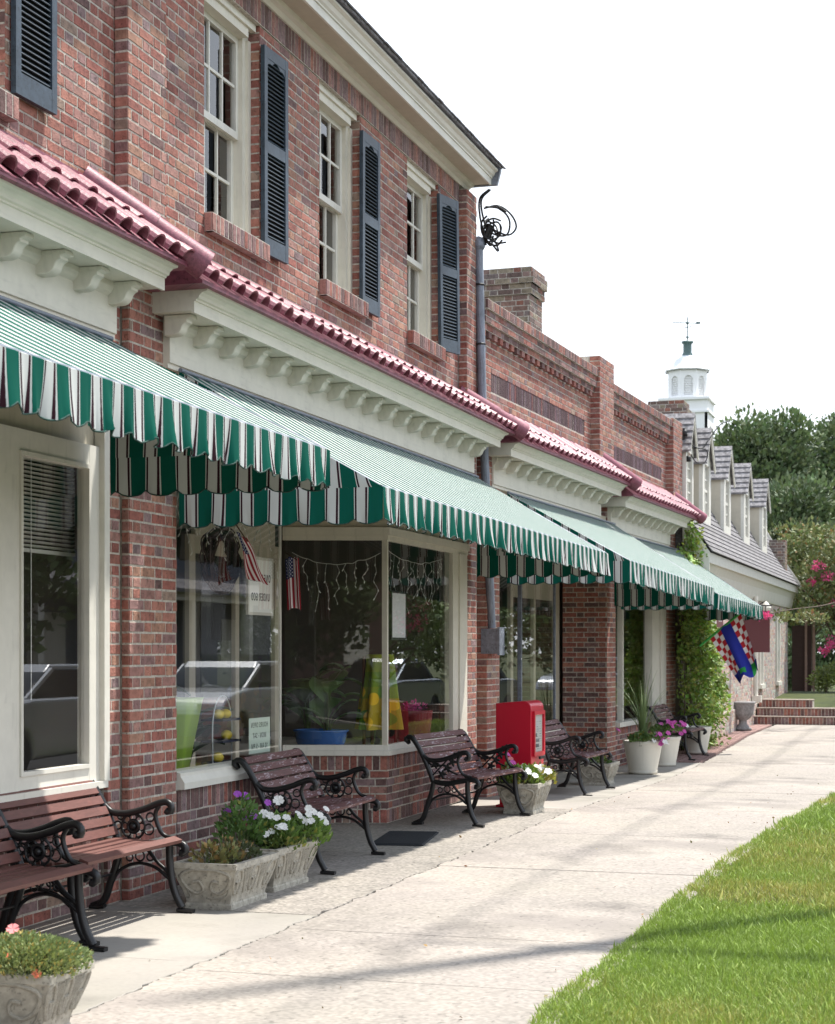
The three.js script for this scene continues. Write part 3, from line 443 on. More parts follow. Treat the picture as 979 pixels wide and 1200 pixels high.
// barrel-tiled pent roof with a hip at its far end
function pentRoof(B, s0, s1, ye, yt, wx, single, hip) {
  const roof = new THREE.Group(); roof.name = 'tile_roof'; B.add(roof);
  const xe = 0.435, dx = xe - wx, dy = yt - ye, L = Math.hypot(dx, dy), down = new THREE.Vector3(dx / L, -dy / L, 0), nrm = new THREE.Vector3(dy / L, dx / L, 0), side = new THREE.Vector3(0, 0, -1);
  const sh0 = s1 - 0.46;                                       // where the hip leaves the wall
  const P = (t, s, h = 0) => V(wx + down.x * t + nrm.x * h, yt + down.y * t + nrm.y * h, s);
  // pan layer
  const pan = [];
  { const a = P(0, s0), b = P(0, sh0), c = P(L, s1 - 0.03), d = P(L, s0); pan.push(poly([d, c, b, a])); pan.push(poly([P(L, s1 - 0.03), P(0, s1 + 0.1), P(0, sh0)])); pan.push(poly([V(wx, ye - 0.02, s0), V(wx, ye - 0.02, s1), V(xe, ye - 0.02, s1 - 0.02), V(xe, ye - 0.02, s0)].reverse())); pan.push(poly([V(wx, ye - 0.02, s0), V(xe, ye - 0.02, s0), V(xe, ye, s0), V(wx, yt, s0)])); pan.push(poly([V(xe - 0.004, ye - 0.019, s0), V(xe - 0.004, ye - 0.019, s1 - 0.03), V(xe - 0.004, ye + 0.01, s1 - 0.03), V(xe - 0.004, ye + 0.01, s0)])); }
  mesh('pan_layer', pan, M.tile, roof);
  mesh('wall_flashing', [box(wx - 0.01, wx + 0.012, yt - 0.05, yt + 0.075, s0, sh0 + 0.05)], M.tile, roof);
  // barrel tile
  const tl = 0.38, n = 8, gp = [], gi = []; const rOut = [0.076, 0.064], th = 0.012, nl = 3;
  const v = []; for (let k = 0; k <= nl; k++) { const t = k / nl, r = lerp(rOut[1], rOut[0], t); for (const rr of [r, r - th]) for (let i = 0; i <= n; i++) { const a = Math.PI * i / n; v.push([Math.cos(a) * rr, Math.sin(a) * rr * 0.95, t * tl]); } }
  const W = n + 1, id = (k, in_, i) => (k * 2 + in_) * W + i; const tri = [];
  for (let k = 0; k < nl; k++) for (let i = 0; i < n; i++) { tri.push(id(k, 0, i), id(k, 0, i + 1), id(k + 1, 0, i + 1), id(k, 0, i), id(k + 1, 0, i + 1), id(k + 1, 0, i)); tri.push(id(k, 1, i), id(k + 1, 1, i + 1), id(k, 1, i + 1), id(k, 1, i), id(k + 1, 1, i), id(k + 1, 1, i + 1)); }
  for (const k of [0, nl]) for (let i = 0; i < n; i++) { const a = [id(k, 0, i), id(k, 1, i), id(k, 1, i + 1), id(k, 0, i), id(k, 1, i + 1), id(k, 0, i + 1)]; tri.push(...(k ? a : a.reverse())); }
  const tg = new THREE.BufferGeometry(); tg.setAttribute('position', new THREE.Float32BufferAttribute(tri.flatMap(q => v[q]), 3)); tg.setAttribute('uv', new THREE.Float32BufferAttribute(tri.flatMap(q => [v[q][0] * 2 + v[q][1], v[q][2]]), 2)); tg.computeVertexNormals();
  const r = rng(Math.round(s0 * 100)), stuff = [], rows = 3, step = (L - 0.02) / (rows - 0.05), basis = (t, s, lift, dip) => { const dd = down.clone().applyAxisAngle(side, dip), nn = nrm.clone().applyAxisAngle(side, dip); const xx = nn.clone().cross(dd); return new THREE.Matrix4().makeBasis(xx, nn, dd).setPosition(P(t, s, lift)); };
  for (let s = s0 + 0.12; s < s1 - 0.06; s += 0.215) for (let k = 0; k < rows; k++) {
    const t = L - tl * 0.985 - k * 0.30; if (t < -0.28) continue;
    const ts = Math.max(t, 0); const edge = sh0 + (s1 - 0.03 - sh0) * ((t + tl) / L); if (s > edge - 0.05) continue;
    const m4 = basis(Math.max(t, -0.02), s + (r() - 0.5) * 0.02, 0.006 + (r() - 0.5) * 0.008, -0.055 + (r() - 0.5) * 0.04);
    if (single) { const m = mesh('tile', tg, tileMats[Math.floor(r() * tileMats.length)], roof); m.applyMatrix4(m4); } else stuff.push(tg.clone().applyMatrix4(m4));
  }
  if (stuff.length) mesh('tiles', stuff, M.tile, roof).userData.kind = 'stuff';
  if (hip) { const a = P(-0.05, sh0 - 0.02, 0.05), b = P(L + 0.05, s1 + 0.02, 0.045); for (let k = 0; k < 2; k++) { const p = a.clone().lerp(b, k * 0.48), q = a.clone().lerp(b, k ? 1.0 : 0.56); const g = new THREE.CylinderGeometry(0.10, 0.082, p.distanceTo(q), 14, 4, false); g.rotateX(Math.PI / 2); const d = q.clone().sub(p).normalize(); g.applyQuaternion(new THREE.Quaternion().setFromUnitVectors(new THREE.Vector3(0, 0, 1), d)); const c = p.clone().add(q).multiplyScalar(0.5); g.translate(c.x, c.y + (k ? 0 : -0.008), c.z); mesh('hip_tile', g, M.tile, roof); } }
  return roof;
}

// ---------- one-storey brick row with parapet ----------
const BETA = 0.0419;
const rowShops = thing('brick_row_building', 'one-storey brick shop row with corbelled parapet and dark brick panels beyond the blue-shuttered building', 'building', [0, 0, 18.2], -BETA);
{
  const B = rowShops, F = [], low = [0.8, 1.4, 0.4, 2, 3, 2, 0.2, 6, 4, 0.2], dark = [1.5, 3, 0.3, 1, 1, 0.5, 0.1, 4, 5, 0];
  const gy = -0.143;
  const dentilGeo = box(-0.02, 0.05, -0.03, 0.034, -0.05, 0.055);
  // parapet wall in two bays with dark brick panels
  const bays = [[0.22, 5.28, 5.43, 0.70, 4.94, 4.50, 4.73], [6.12, 11.0, 5.36, 6.3, 10.0, 4.36, 4.56]];
  for (const [a, b, top, pa, pb, py0, py1] of bays) {
    const y0 = 4.06, rows = Math.round((top - 0.36 - y0) / COURSE), yt = y0 + rows * COURSE;
    F.push(face(0, a, 0, 1, b - a, y0, yt, [[pa - a, pb - a, py0, py1]], { name: 'parapet_wall', show: true, thick: 0.3 }));
    F.push(face(-0.004, pa, 0, 1, pb - pa, py0 - 0.01, py1 + 0.01, [], { name: 'panel', soldier: true, show: true, weights: [0, 0, 0, 0, 1, 3, 0, 7, 1, 0], tint: [0.55, 0.5, 0.62], thick: 0.1 }));
    for (let i = 0; i < Math.floor((b - a) / 0.22); i++) { const m = mesh('dentil', dentilGeo, toneMats[[1, 3, 4, 7, 8][(i * 3) % 5]], B); m.position.set(0, yt + COURSE / 2, -(a + 0.06 + i * 0.22)); }
    F.push(face(0.0, a, 0, 1, b - a, yt + 0.001, yt + COURSE, [], { name: 'dentil_backing', thick: 0.12, weights: low }));
    F.push(face(0.055, a, 0, 1, b - a, yt + COURSE, yt + 2 * COURSE, [], { name: 'corbel_course', thick: 0.3, weights: low }));
    F.push(face(0.085, a, 0, 1, b - a, yt + 2 * COURSE, yt + 4 * COURSE, [], { name: 'corbel_course', thick: 0.35, weights: low }));
    F.push(face(0.11, a, 0, 1, b - a, yt + 4 * COURSE, yt + 4 * COURSE + 0.11, [], { name: 'coping', soldier: true, thick: 0.4, weights: low }));
  }
  for (const [a, b, top] of [[5.28, 6.12, 5.62], [10.35, 11.1, 5.42]]) { const n = Math.round((top - 4.06) / COURSE); F.push(face(0.13, a, 0, 1, b - a, 4.06, 4.06 + n * COURSE, [], { name: 'parapet_pier', show: true, thick: 0.4 })); F.push(face(-0.02, a, 1, 0, 0.15, 4.06, 4.06 + n * COURSE, [], { name: 'parapet_pier_side', plain: true, thick: 0.2 })); }
  // piers
  F.push(face(0.03, 0.45, 0, 1, 0.48, gy, gy + 59 * COURSE, [], { name: 'pier', show: true, thick: 0.3 }));
  F.push(face(-0.1, 0.45, 1, 0, 0.13, gy, gy + 59 * COURSE, [], { name: 'pier_side', plain: true, thick: 0.1 }));
  F.push(face(-0.1, 0.2, 0, 1, 0.25, gy, gy + 59 * COURSE, [], { name: 'pier_recess', thick: 0.1 }));
  F.push(face(0, 6.25, 0, 1, 0.53, gy, gy + 57 * COURSE, [], { name: 'pier', show: true, thick: 0.3 }));
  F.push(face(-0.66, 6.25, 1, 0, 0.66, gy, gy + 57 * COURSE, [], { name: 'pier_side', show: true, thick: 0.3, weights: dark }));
  F.push(face(0, 10.5, 0, 1, 1.0, gy, gy + 57 * COURSE, [], { name: 'pier', show: true, thick: 0.3 }));
  // low walls
  F.push(face(-0.02, 0.93, 0, 1, 2.69, gy, gy + 10 * COURSE, [], { name: 'low_wall', show: true, weights: low }));
  F.push(face(-0.02, 3.62, -0.66, 0.18, 0.684, gy, gy + 10 * COURSE, [], { name: 'low_wall', weights: low }));
  F.push(face(-0.02, 6.78, 0, 1, 3.72, gy, gy + 7 * COURSE, [], { name: 'low_wall', show: true, weights: low }));
  F.push(face(-0.015, 6.78, 0, 1, 3.72, gy + 7 * COURSE, gy + 7 * COURSE + 0.12, [], { name: 'rowlock_course', soldier: true, weights: low }));
  brickwork(B, F, 300, 5);
  // chimney behind the parapet
  const ch = [], grey = [0.2, 0.3, 0.6, 2, 4, 3, 0.3, 4, 1, 3], tn = [0.75, 0.9, 0.85];
  const cx0 = -1.32, cx1 = -0.44, cs = 3.8;
  for (const [o, y0, y1] of [[0, 4.8, 6.23], [0.03, 6.23, 6.37], [0.06, 6.37, 6.51], [0.03, 6.51, 6.58]]) { ch.push(face(cx0 - o, cs - o, 1, 0, cx1 - cx0 + 2 * o, y0, y1, [], { name: 'chimney', weights: grey, tint: tn, thick: 0.4 })); ch.push(face(cx1 + o, cs - o, 0, 1, 0.6 + 2 * o, y0, y1, [], { name: 'chimney', weights: grey, tint: tn, thick: 0.2 })); }
  brickwork(B, ch, 0, 9, M.paleMortar);
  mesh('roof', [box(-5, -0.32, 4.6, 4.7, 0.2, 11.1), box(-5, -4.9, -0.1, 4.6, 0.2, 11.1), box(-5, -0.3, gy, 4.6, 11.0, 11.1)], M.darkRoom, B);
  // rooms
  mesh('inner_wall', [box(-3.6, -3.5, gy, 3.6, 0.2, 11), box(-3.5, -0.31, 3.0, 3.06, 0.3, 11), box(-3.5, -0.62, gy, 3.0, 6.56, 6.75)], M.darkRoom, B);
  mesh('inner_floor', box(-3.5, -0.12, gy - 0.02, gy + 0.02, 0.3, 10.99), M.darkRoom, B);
  // shop windows
  const w3 = new THREE.Group(); w3.name = 'shop_window'; B.add(w3);
  const sy = gy + 10 * COURSE;
  mesh('sill', box(-0.12, 0.03, sy + 0.001, sy + 0.055, 0.94, 3.66), M.white, w3);
  mesh('frame', [box(-0.09, -0.03, sy + 0.056, 2.62, 0.94, 1.0), box(-0.075, -0.045, sy + 0.056, 2.62, 3.60, 3.63), box(-0.08, -0.035, sy + 0.056, 2.62, 2.02, 2.06), box(-0.09, -0.03, 2.62, 2.75, 0.94, 3.64)], M.greyMetal, w3);
  mesh('header', [box(-0.12, -0.02, 2.75, 3.5, 0.94, 6.25), box(-0.70, -0.121, 2.75, 2.80, 3.64, 6.25)], M.beige, w3);
  mesh('pane', poly([V(-0.06, sy + 0.056, 1.0), V(-0.06, sy + 0.056, 2.02), V(-0.06, 2.62, 2.02), V(-0.06, 2.62, 1.0)]), M.glass, w3);
  mesh('pane', poly([V(-0.06, sy + 0.056, 2.06), V(-0.06, sy + 0.056, 3.60), V(-0.06, 2.62, 3.60), V(-0.06, 2.62, 2.06)]), M.glass, w3);
  mesh('return_pane', poly([V(-0.06, sy + 0.056, 3.62), V(-0.70, sy + 0.056, 3.80), V(-0.70, 2.62, 3.80), V(-0.06, 2.62, 3.62)]), M.glass, w3);
  mesh('door', [box(-0.75, -0.70, gy, 2.75, 3.80, 3.92), box(-0.75, -0.70, gy, 2.75, 6.0, 6.24), box(-0.75, -0.70, 2.3, 2.75, 3.92, 6.0), box(-0.75, -0.70, gy, 0.3, 3.92, 6.0), box(-0.75, -0.70, 0.3, 2.3, 4.9, 5.0)], M.beige, w3);
  mesh('door_glass', poly([V(-0.72, 0.3, 3.92), V(-0.72, 0.3, 6.0), V(-0.72, 2.3, 6.0), V(-0.72, 2.3, 3.92)]), M.glass, w3);
  const w4 = new THREE.Group(); w4.name = 'shop_window'; B.add(w4);
  mesh('sill', box(-0.14, 0.06, gy + 7 * COURSE + 0.122, gy + 7 * COURSE + 0.19, 6.8, 9.35), M.white, w4);
  mesh('frame', [box(-0.12, -0.03, 0.55, 2.55, 7.35, 7.42), box(-0.12, 0.0, 0.3, 2.6, 9.3, 9.85), box(-0.1, 0.03, 0.3, 2.6, 9.86, 10.05), box(-0.12, -0.02, 0.3, 2.6, 10.05, 10.49), box(-0.12, -0.03, 2.5, 2.62, 6.79, 9.3)], M.white, w4);
  mesh('header', box(-0.14, -0.02, 2.62, 3.4, 6.79, 10.49), M.beige, w4);
  mesh('pane', poly([V(-0.07, 0.55, 6.79), V(-0.07, 0.55, 7.35), V(-0.07, 2.5, 7.35), V(-0.07, 2.5, 6.79)]), M.glass, w4);
  mesh('pane', poly([V(-0.07, 0.55, 7.42), V(-0.07, 0.55, 9.3), V(-0.07, 2.5, 9.3), V(-0.07, 2.5, 7.42)]), M.glass, w4);
  cornice(B, 0.47, 5.84, 3.745, 0.72, true); cornice(B, 6.1, 10.64, 3.62, 6.35, true);
  pentRoof(B, 0.38, 5.95, 3.91, 4.27, 0, false, true); pentRoof(B, 6.0, 10.95, 3.785, 4.16, 0, false, true);
}

// ---------- pale brick house with dormers ----------
const house = thing('dormered_house', 'pale brick house with wooden shingle roof and a row of white dormers past the shops', 'house', [0, 0, 29.35], 0);
{
  const B = house, gy = -0.05, pink = [2, 1, 6, 4, 1, 0.3, 5, 0, 1, 6], F = [], LW = 15.95, L = 16.6, wx = 0.85, tp = [1.5, 2.2, 2.45];
  const wins = [[9.2, 9.95, 0.85, 2.45], [12.9, 13.65, 0.85, 2.45], [1.2, 2.0, 0.8, 2.45]];
  F.push(face(wx, 0, 0, 1, LW, gy, gy + 40 * COURSE, wins, { name: 'wall', weights: pink, tint: tp, thick: 0.25 }));
  F.push(face(wx + 0.03, 0, 0, 1, LW + 0.03, gy, gy + 7 * COURSE, [], { name: 'plinth', weights: pink, tint: tp, thick: 0.05 }));
  brickwork(B, F, 0, 13, std([0.72, 0.67, 0.60], { map: grainMap, roughness: 0.95 }));
  for (const [a, b] of wins) { const w = new THREE.Group(); w.name = 'window'; B.add(w); const o = wx + 0.42; mesh('frame', [box(o - 0.5, o - 0.38, 0.8, 2.45, a, a + 0.12), box(o - 0.5, o - 0.38, 0.8, 2.45, b - 0.12, b), box(o - 0.5, o - 0.38, 2.33, 2.45, a + 0.12, b - 0.12), box(o - 0.5, o - 0.34, 0.76, 0.85, a - 0.03, b + 0.03), box(o - 0.48, o - 0.42, 1.6, 1.66, a + 0.12, b - 0.12)], M.white, w); mesh('pane', poly([V(o - 0.46, 0.85, a + 0.12), V(o - 0.46, 0.85, b - 0.12), V(o - 0.46, 2.33, b - 0.12), V(o - 0.46, 2.33, a + 0.12)]), M.glass, w); mesh('curtain', box(o - 0.66, o - 0.64, 0.8, 2.45, a, b), M.darkRoom, w); }
  mesh('downspout', [rod(V(wx + 0.08, 0.62, 7.9), V(wx + 0.08, 2.75, 7.9), 0.05), box(wx + 0.01, wx + 0.2, 0.5, 0.64, 7.8, 8.0)], M.white, B);
  mesh('inner_wall', [box(-4, wx - 0.3, gy, 3.2, 0, 0.1), box(-4, wx - 0.3, gy, 3.2, LW - 0.15, LW)], M.darkRoom, B);
  mesh('eave', along([[wx - 0.2, 2.68], [wx + 0.03, 2.68], [wx + 0.05, 2.74], [wx + 0.09, 2.93], [1.0, 3.06], [1.02, 3.085], [1.05, 3.07], [1.05, 3.245], [wx - 0.2, 3.42]], -0.05, L), M.white, B);
  mesh('eave_end', along([[wx - 0.25, 2.70], [wx + 0.2, 2.78], [1.05, 3.06], [1.055, 3.25], [0.58, 3.93], [wx - 0.25, 3.98]], -0.09, -0.052), M.white, B);
  const prof = [[1.09, 3.25], [0.60, 3.95], [-0.3, 5.55], [-1.0, 5.7]];
  const roofX = (y) => { for (let i = 0; i < 3; i++) if (y <= prof[i + 1][1]) return lerp(prof[i][0], prof[i + 1][0], (y - prof[i][1]) / (prof[i + 1][1] - prof[i][1])); return -1.0; };
  mesh('roof_deck', along([[1.0, 3.25], [0.57, 3.93], [-0.33, 5.53], [-1.0, 5.68], [-4.0, 3.25]], 0, L), M.shingle, B);
  const rowMats = [0.92, 1, 1.08, 0.86].map(k => std([0.34 * k, 0.325 * k, 0.32 * k], { map: shingleTex, roughness: 0.95 }));
  let ri = 0; for (const [i, n] of [[0, 7], [1, 13], [2, 8]]) for (let k = 0; k < n; k++) { const [xa, ya] = prof[i], [xb, yb] = prof[i + 1], len = Math.hypot(xb - xa, yb - ya), nx = (yb - ya) / len, ny = (xa - xb) / len, q = (t, h) => [lerp(xa, xb, t) + nx * h, lerp(ya, yb, t) + ny * h]; mesh('shingle_row', along([q(k / n, 0.004), q(k / n, 0.024), q(Math.min(1, (k + 1.25) / n), 0.006), q(Math.min(1, (k + 1.25) / n), 0)], -0.08, L + 0.04), rowMats[(ri++ * 7) % 4], B); }
  mesh('rake_board', along([[1.12, 3.2], [1.14, 3.28], [0.66, 3.99], [-0.25, 5.6], [-1.0, 5.77], [-1.0, 5.6], [-0.4, 5.45], [0.5, 3.9], [0.95, 3.2]], L + 0.042, L + 0.09), M.white, B);
  const dormMat = M.beige, shingleLit = rowMats[1];
  for (const sc of [29.75, 31.85, 34.8, 38.1, 41.7]) {
    const d = new THREE.Group(); d.name = 'dormer'; d.position.set(0, 0, -(sc - 29.35)); B.add(d);
    const fx = 0.60, y0 = 3.95, y1 = 5.02, yp = 5.63, h = sc < 30 ? 0.4 : 0.5;
    for (const s of [-h, h]) mesh('cheek', along([[fx - 0.02, y0], [fx - 0.02, y1], [roofX(y1) - 0.05, y1], [roofX(y0 + 0.3) - 0.05, y0]], s - 0.03, s + 0.03), dormMat, d);
    const gsh = new THREE.Shape([[-h - 0.03, y0 - 0.05], [h + 0.03, y0 - 0.05], [h + 0.03, y1], [0, yp - 0.06], [-h - 0.03, y1]].map(p => new THREE.Vector2(p[0], p[1]))); gsh.holes.push(new THREE.Path([[-0.3, y0 + 0.1], [0.3, y0 + 0.1], [0.3, y1 - 0.05], [-0.3, y1 - 0.05]].map(p => new THREE.Vector2(p[0], p[1]))));
    const gg = new THREE.ExtrudeGeometry(gsh, { depth: 0.07, bevelEnabled: false }); gg.rotateY(Math.PI / 2); gg.translate(fx - 0.02, 0, 0); mesh('front', gg, M.white, d);
    mesh('sash', [box(fx - 0.01, fx + 0.02, y0 + 0.1, y1 - 0.05, -0.02, 0.02), box(fx - 0.012, fx + 0.018, (y0 + y1) / 2, (y0 + y1) / 2 + 0.05, -0.3, 0.3), box(fx - 0.006, fx + 0.013, y0 + 0.34, y0 + 0.37, -0.3, 0.3), box(fx - 0.006, fx + 0.013, y1 - 0.32, y1 - 0.29, -0.3, 0.3)], M.white, d);
    mesh('pane', poly([V(fx, y0 + 0.1, -0.3), V(fx, y0 + 0.1, 0.3), V(fx, y1 - 0.05, 0.3), V(fx, y1 - 0.05, -0.3)]), M.glass, d);
    mesh('back', box(fx - 0.2, fx - 0.18, y0 + 0.2, y1, -h + 0.03, h - 0.03), M.darkRoom, d);
    for (const sg of [-1, 1]) for (let k = 0; k < 6; k++) { const t0 = k / 6, t1 = Math.min(1, (k + 1.25) / 6), oh = 0.1, a = [lerp(h + oh, 0, t0), lerp(y1 - 0.1, yp, t0)], b = [lerp(h + oh, 0, t1), lerp(y1 - 0.1, yp, t1)]; const sh = new THREE.Shape([[sg * a[0], a[1] + 0.01], [sg * (a[0] + 0.01), a[1] + 0.05], [sg * b[0], b[1] + 0.022], [sg * b[0], b[1]]].map(p => new THREE.Vector2(p[0], p[1]))); const g = new THREE.ExtrudeGeometry(sh, { depth: 1.0, bevelEnabled: false }); g.rotateY(Math.PI / 2); g.translate(fx + 0.14 - 1.0, 0, 0); mesh('shingle_row', g, shingleLit, d); }
    const barge = (sg) => bar(V(fx + 0.12, y1 - 0.13, sg * (h + 0.1)), V(fx + 0.12, yp - 0.03, 0), 0.03, 0.07); mesh('barge_board', [barge(-1), barge(1)], M.white, d);
  }
  const C = [], wt = [0.2, 0.3, 1, 2, 3, 2, 0.8, 3, 1, 4], tn = [0.8, 0.95, 0.85];
  for (const [x0, x1, s0, d, y0, y1] of [[-0.25, 0.36, 1.55, 0.6, 4.2, 5.62], [-0.33, 0.44, 1.47, 0.76, 5.62, 5.90], [-0.27, 0.38, 1.53, 0.64, 5.90, 6.04], [0.45, 0.85, 15.2, 0.6, 3.6, 4.36]]) { C.push(face(x0, s0, 1, 0, x1 - x0, y0, y1, [], { name: 'chimney', weights: wt, tint: tn, thick: d - 0.02 })); C.push(face(x1, s0, 0, 1, d, y0, y1, [], { name: 'chimney', weights: wt, tint: tn, thick: 0.1 })); }
  brickwork(B, C, 0, 15, M.paleMortar);
}
// brick steps at the end of the walk
{
  const st = thing('brick_steps', 'low brick steps crossing the far end of the sidewalk', 'steps', [2.6, 0.03, 37.4]);
  const F = []; for (const [k, x0, x1] of [[0, -1.72, 4], [1, -1.70, 4], [2, -1.69, -0.55]]) { F.push(face(x0, k * 0.32, 1, 0, x1 - x0, k * 0.17, k * 0.17 + 0.16, [], { name: 'riser', soldier: true, weights: [1, 2, 0.5, 2, 3, 1, 0, 4, 2, 0], thick: 0.5 })); mesh('tread', box(x0 - 0.01, x1, k * 0.17 + 0.158, k * 0.17 + 0.172, k * 0.32 - 0.02, k * 0.32 + 0.5), std([0.48, 0.40, 0.34], { map: grainMap }), st); }
  brickwork(st, F, 0, 21);
  structure('lawn_bank', sheet(6, 12, (u, v) => V(lerp(0.87, 14, u), 0.36 + 0.16 * Math.min(1, v * 6), lerp(38.3, 70, v)), (u, v) => [u * 14, v * 27]), M.lawn);
}
// far cupola tower
{
  const T = thing('church_tower', 'white church tower with arched belfry, octagonal cupola and weathervane above the roofs', 'church tower', [-13.1, 0, 121.6]);
  const h = 1.62, tw = std([0.78, 0.78, 0.78], { roughness: 0.7 }), copper = std([0.07, 0.12, 0.12], { roughness: 0.5 }), lou = tw;
  const archShape = (w, y0, y1) => { const p = new THREE.Path(); p.moveTo(-w, y0); p.lineTo(w, y0); p.lineTo(w, y1 - w); p.absarc(0, y1 - w, w, 0, Math.PI); p.closePath(); return p; };
  for (let k = 0; k < 4; k++) { const sh = new THREE.Shape([[-h, 0], [h, 0], [h, 18.0], [-h, 18.0]].map(p => new THREE.Vector2(...p))); if (k < 2) sh.holes.push(archShape(0.55, 14.2, 17.2)); const g = new THREE.ExtrudeGeometry(sh, { depth: 0.2, bevelEnabled: false }); g.translate(0, 0, h - 0.2 + (k % 2 ? 0.002 : 0)); g.rotateY(k * Math.PI / 2); mesh('belfry_wall', g, tw, T); }
  mesh('cornice', [box(-h - 0.12, h + 0.12, 17.95, 18.1, -h - 0.12, h + 0.12), box(-h, h, 18.1, 18.85, -h, h), box(-h - 0.16, h + 0.16, 18.85, 19.02, -h - 0.16, h + 0.16)], tw, T);
  const R = 1.42, s8 = 2 * R * Math.sin(Math.PI / 8), ap = R * Math.cos(Math.PI / 8);
  for (let k = 0; k < 8; k++) { const sh = new THREE.Shape([[-s8 / 2, 19.0], [s8 / 2, 19.0], [s8 / 2, 21.0], [-s8 / 2, 21.0]].map(p => new THREE.Vector2(...p))); sh.holes.push(archShape(0.30, 19.25, 20.6)); const g = new THREE.ExtrudeGeometry(sh, { depth: 0.12, bevelEnabled: false }); g.translate(0, 0, ap - 0.12); g.rotateY(k * Math.PI / 4 + 0.2); mesh('cupola_wall', g, tw, T); const lv = []; for (let i = 0; i < 9; i++) { const b = box(-0.3, 0.3, -0.005, 0.005, -0.05, 0.05); b.rotateX(0.6); b.translate(0, 19.32 + i * 0.155, ap - 0.08); b.rotateY(k * Math.PI / 4 + 0.2); lv.push(b); } const bk = box(-0.3, 0.3, 19.2, 20.65, -0.01, 0.01); bk.translate(0, 0, ap - 0.13); bk.rotateY(k * Math.PI / 4 + 0.2); lv.push(bk); mesh('louvre', lv, lou, T); }
  const dome = new THREE.LatheGeometry([[1.62, 21.0], [1.66, 21.08], [1.35, 21.22], [1.12, 21.45], [0.86, 21.85], [0.5, 22.08], [0.4, 22.12]].map(p => new THREE.Vector2(...p)), 8); dome.rotateY(0.2 + Math.PI / 8); mesh('dome', dome.toNonIndexed(), std([0.70, 0.71, 0.73], { roughness: 0.45, flatShading: true }), T);
  mesh('lantern', lathe([[0.38, 22.1], [0.36, 22.3], [0.3, 22.35], [0.3, 22.95], [0.42, 23.05], [0.42, 23.15], [0.05, 23.2]], 10), copper, T);
  mesh('weathervane', [rod(V(0, 23.1, 0), V(0, 24.85, 0), 0.04, 6), rod(V(-0.95, 24.45, -0.5), V(0.8, 24.45, 0.42), 0.03, 5), rod(V(-0.3, 24.15, 0.2), V(0.3, 24.15, -0.2), 0.025, 5), box(0.55, 0.85, 24.38, 24.54, 0.3, 0.33), new THREE.SphereGeometry(0.11, 8, 6).translate(0, 24.45, 0), new THREE.SphereGeometry(0.1, 8, 6).translate(0, 23.45, 0)], copper, T);
}
// ---------- trees ----------
function tree(name, label, pos, spec, mat, group) {
  const t = thing(name, label, 'tree', pos, 0, group), r = rng(spec.seed), br = [];
  const h = spec.crown.y; br.push(new THREE.TubeGeometry(new THREE.CatmullRomCurve3([V(0, -0.1, 0), V(spec.lean || 0, h * 0.45, 0), V((spec.lean || 0) * 1.5, h, 0)]), 10, spec.trunk, 8));
  for (let i = 0; i < 9; i++) { const a = r() * 6.28, y = h * (0.35 + 0.4 * r()), l = spec.rad.x * (0.5 + r() * 0.4); br.push(new THREE.TubeGeometry(new THREE.CatmullRomCurve3([V((spec.lean || 0) * 0.6, y, 0), V(Math.cos(a) * l * 0.5, y + l * 0.5, Math.sin(a) * l * 0.5), V(Math.cos(a) * l, y + l * (0.5 + r() * 0.6), Math.sin(a) * l)]), 8, spec.trunk * 0.35, 6)); }
  mesh('trunk', br, M.bark, t);
  leafMass('crown', clumps(r, spec.crown, spec.rad, spec.n, spec.per, spec.clump, spec.leaf, spec.colour), mat, t);
  if (spec.flowers) { for (const [x, y, s, rad] of spec.flowers) leafMass('flower_cluster', clumps(r, V(x, y, s), new THREE.Vector3(rad, rad * 0.7, rad), 7, 26, rad * 0.5, 0.05, (q, k) => [0.8 + q() * 0.4, 0.8 + q() * 0.4, 0.8 + q() * 0.4]), spec.flowerMat, t, leafGeo); }
  return t;
}
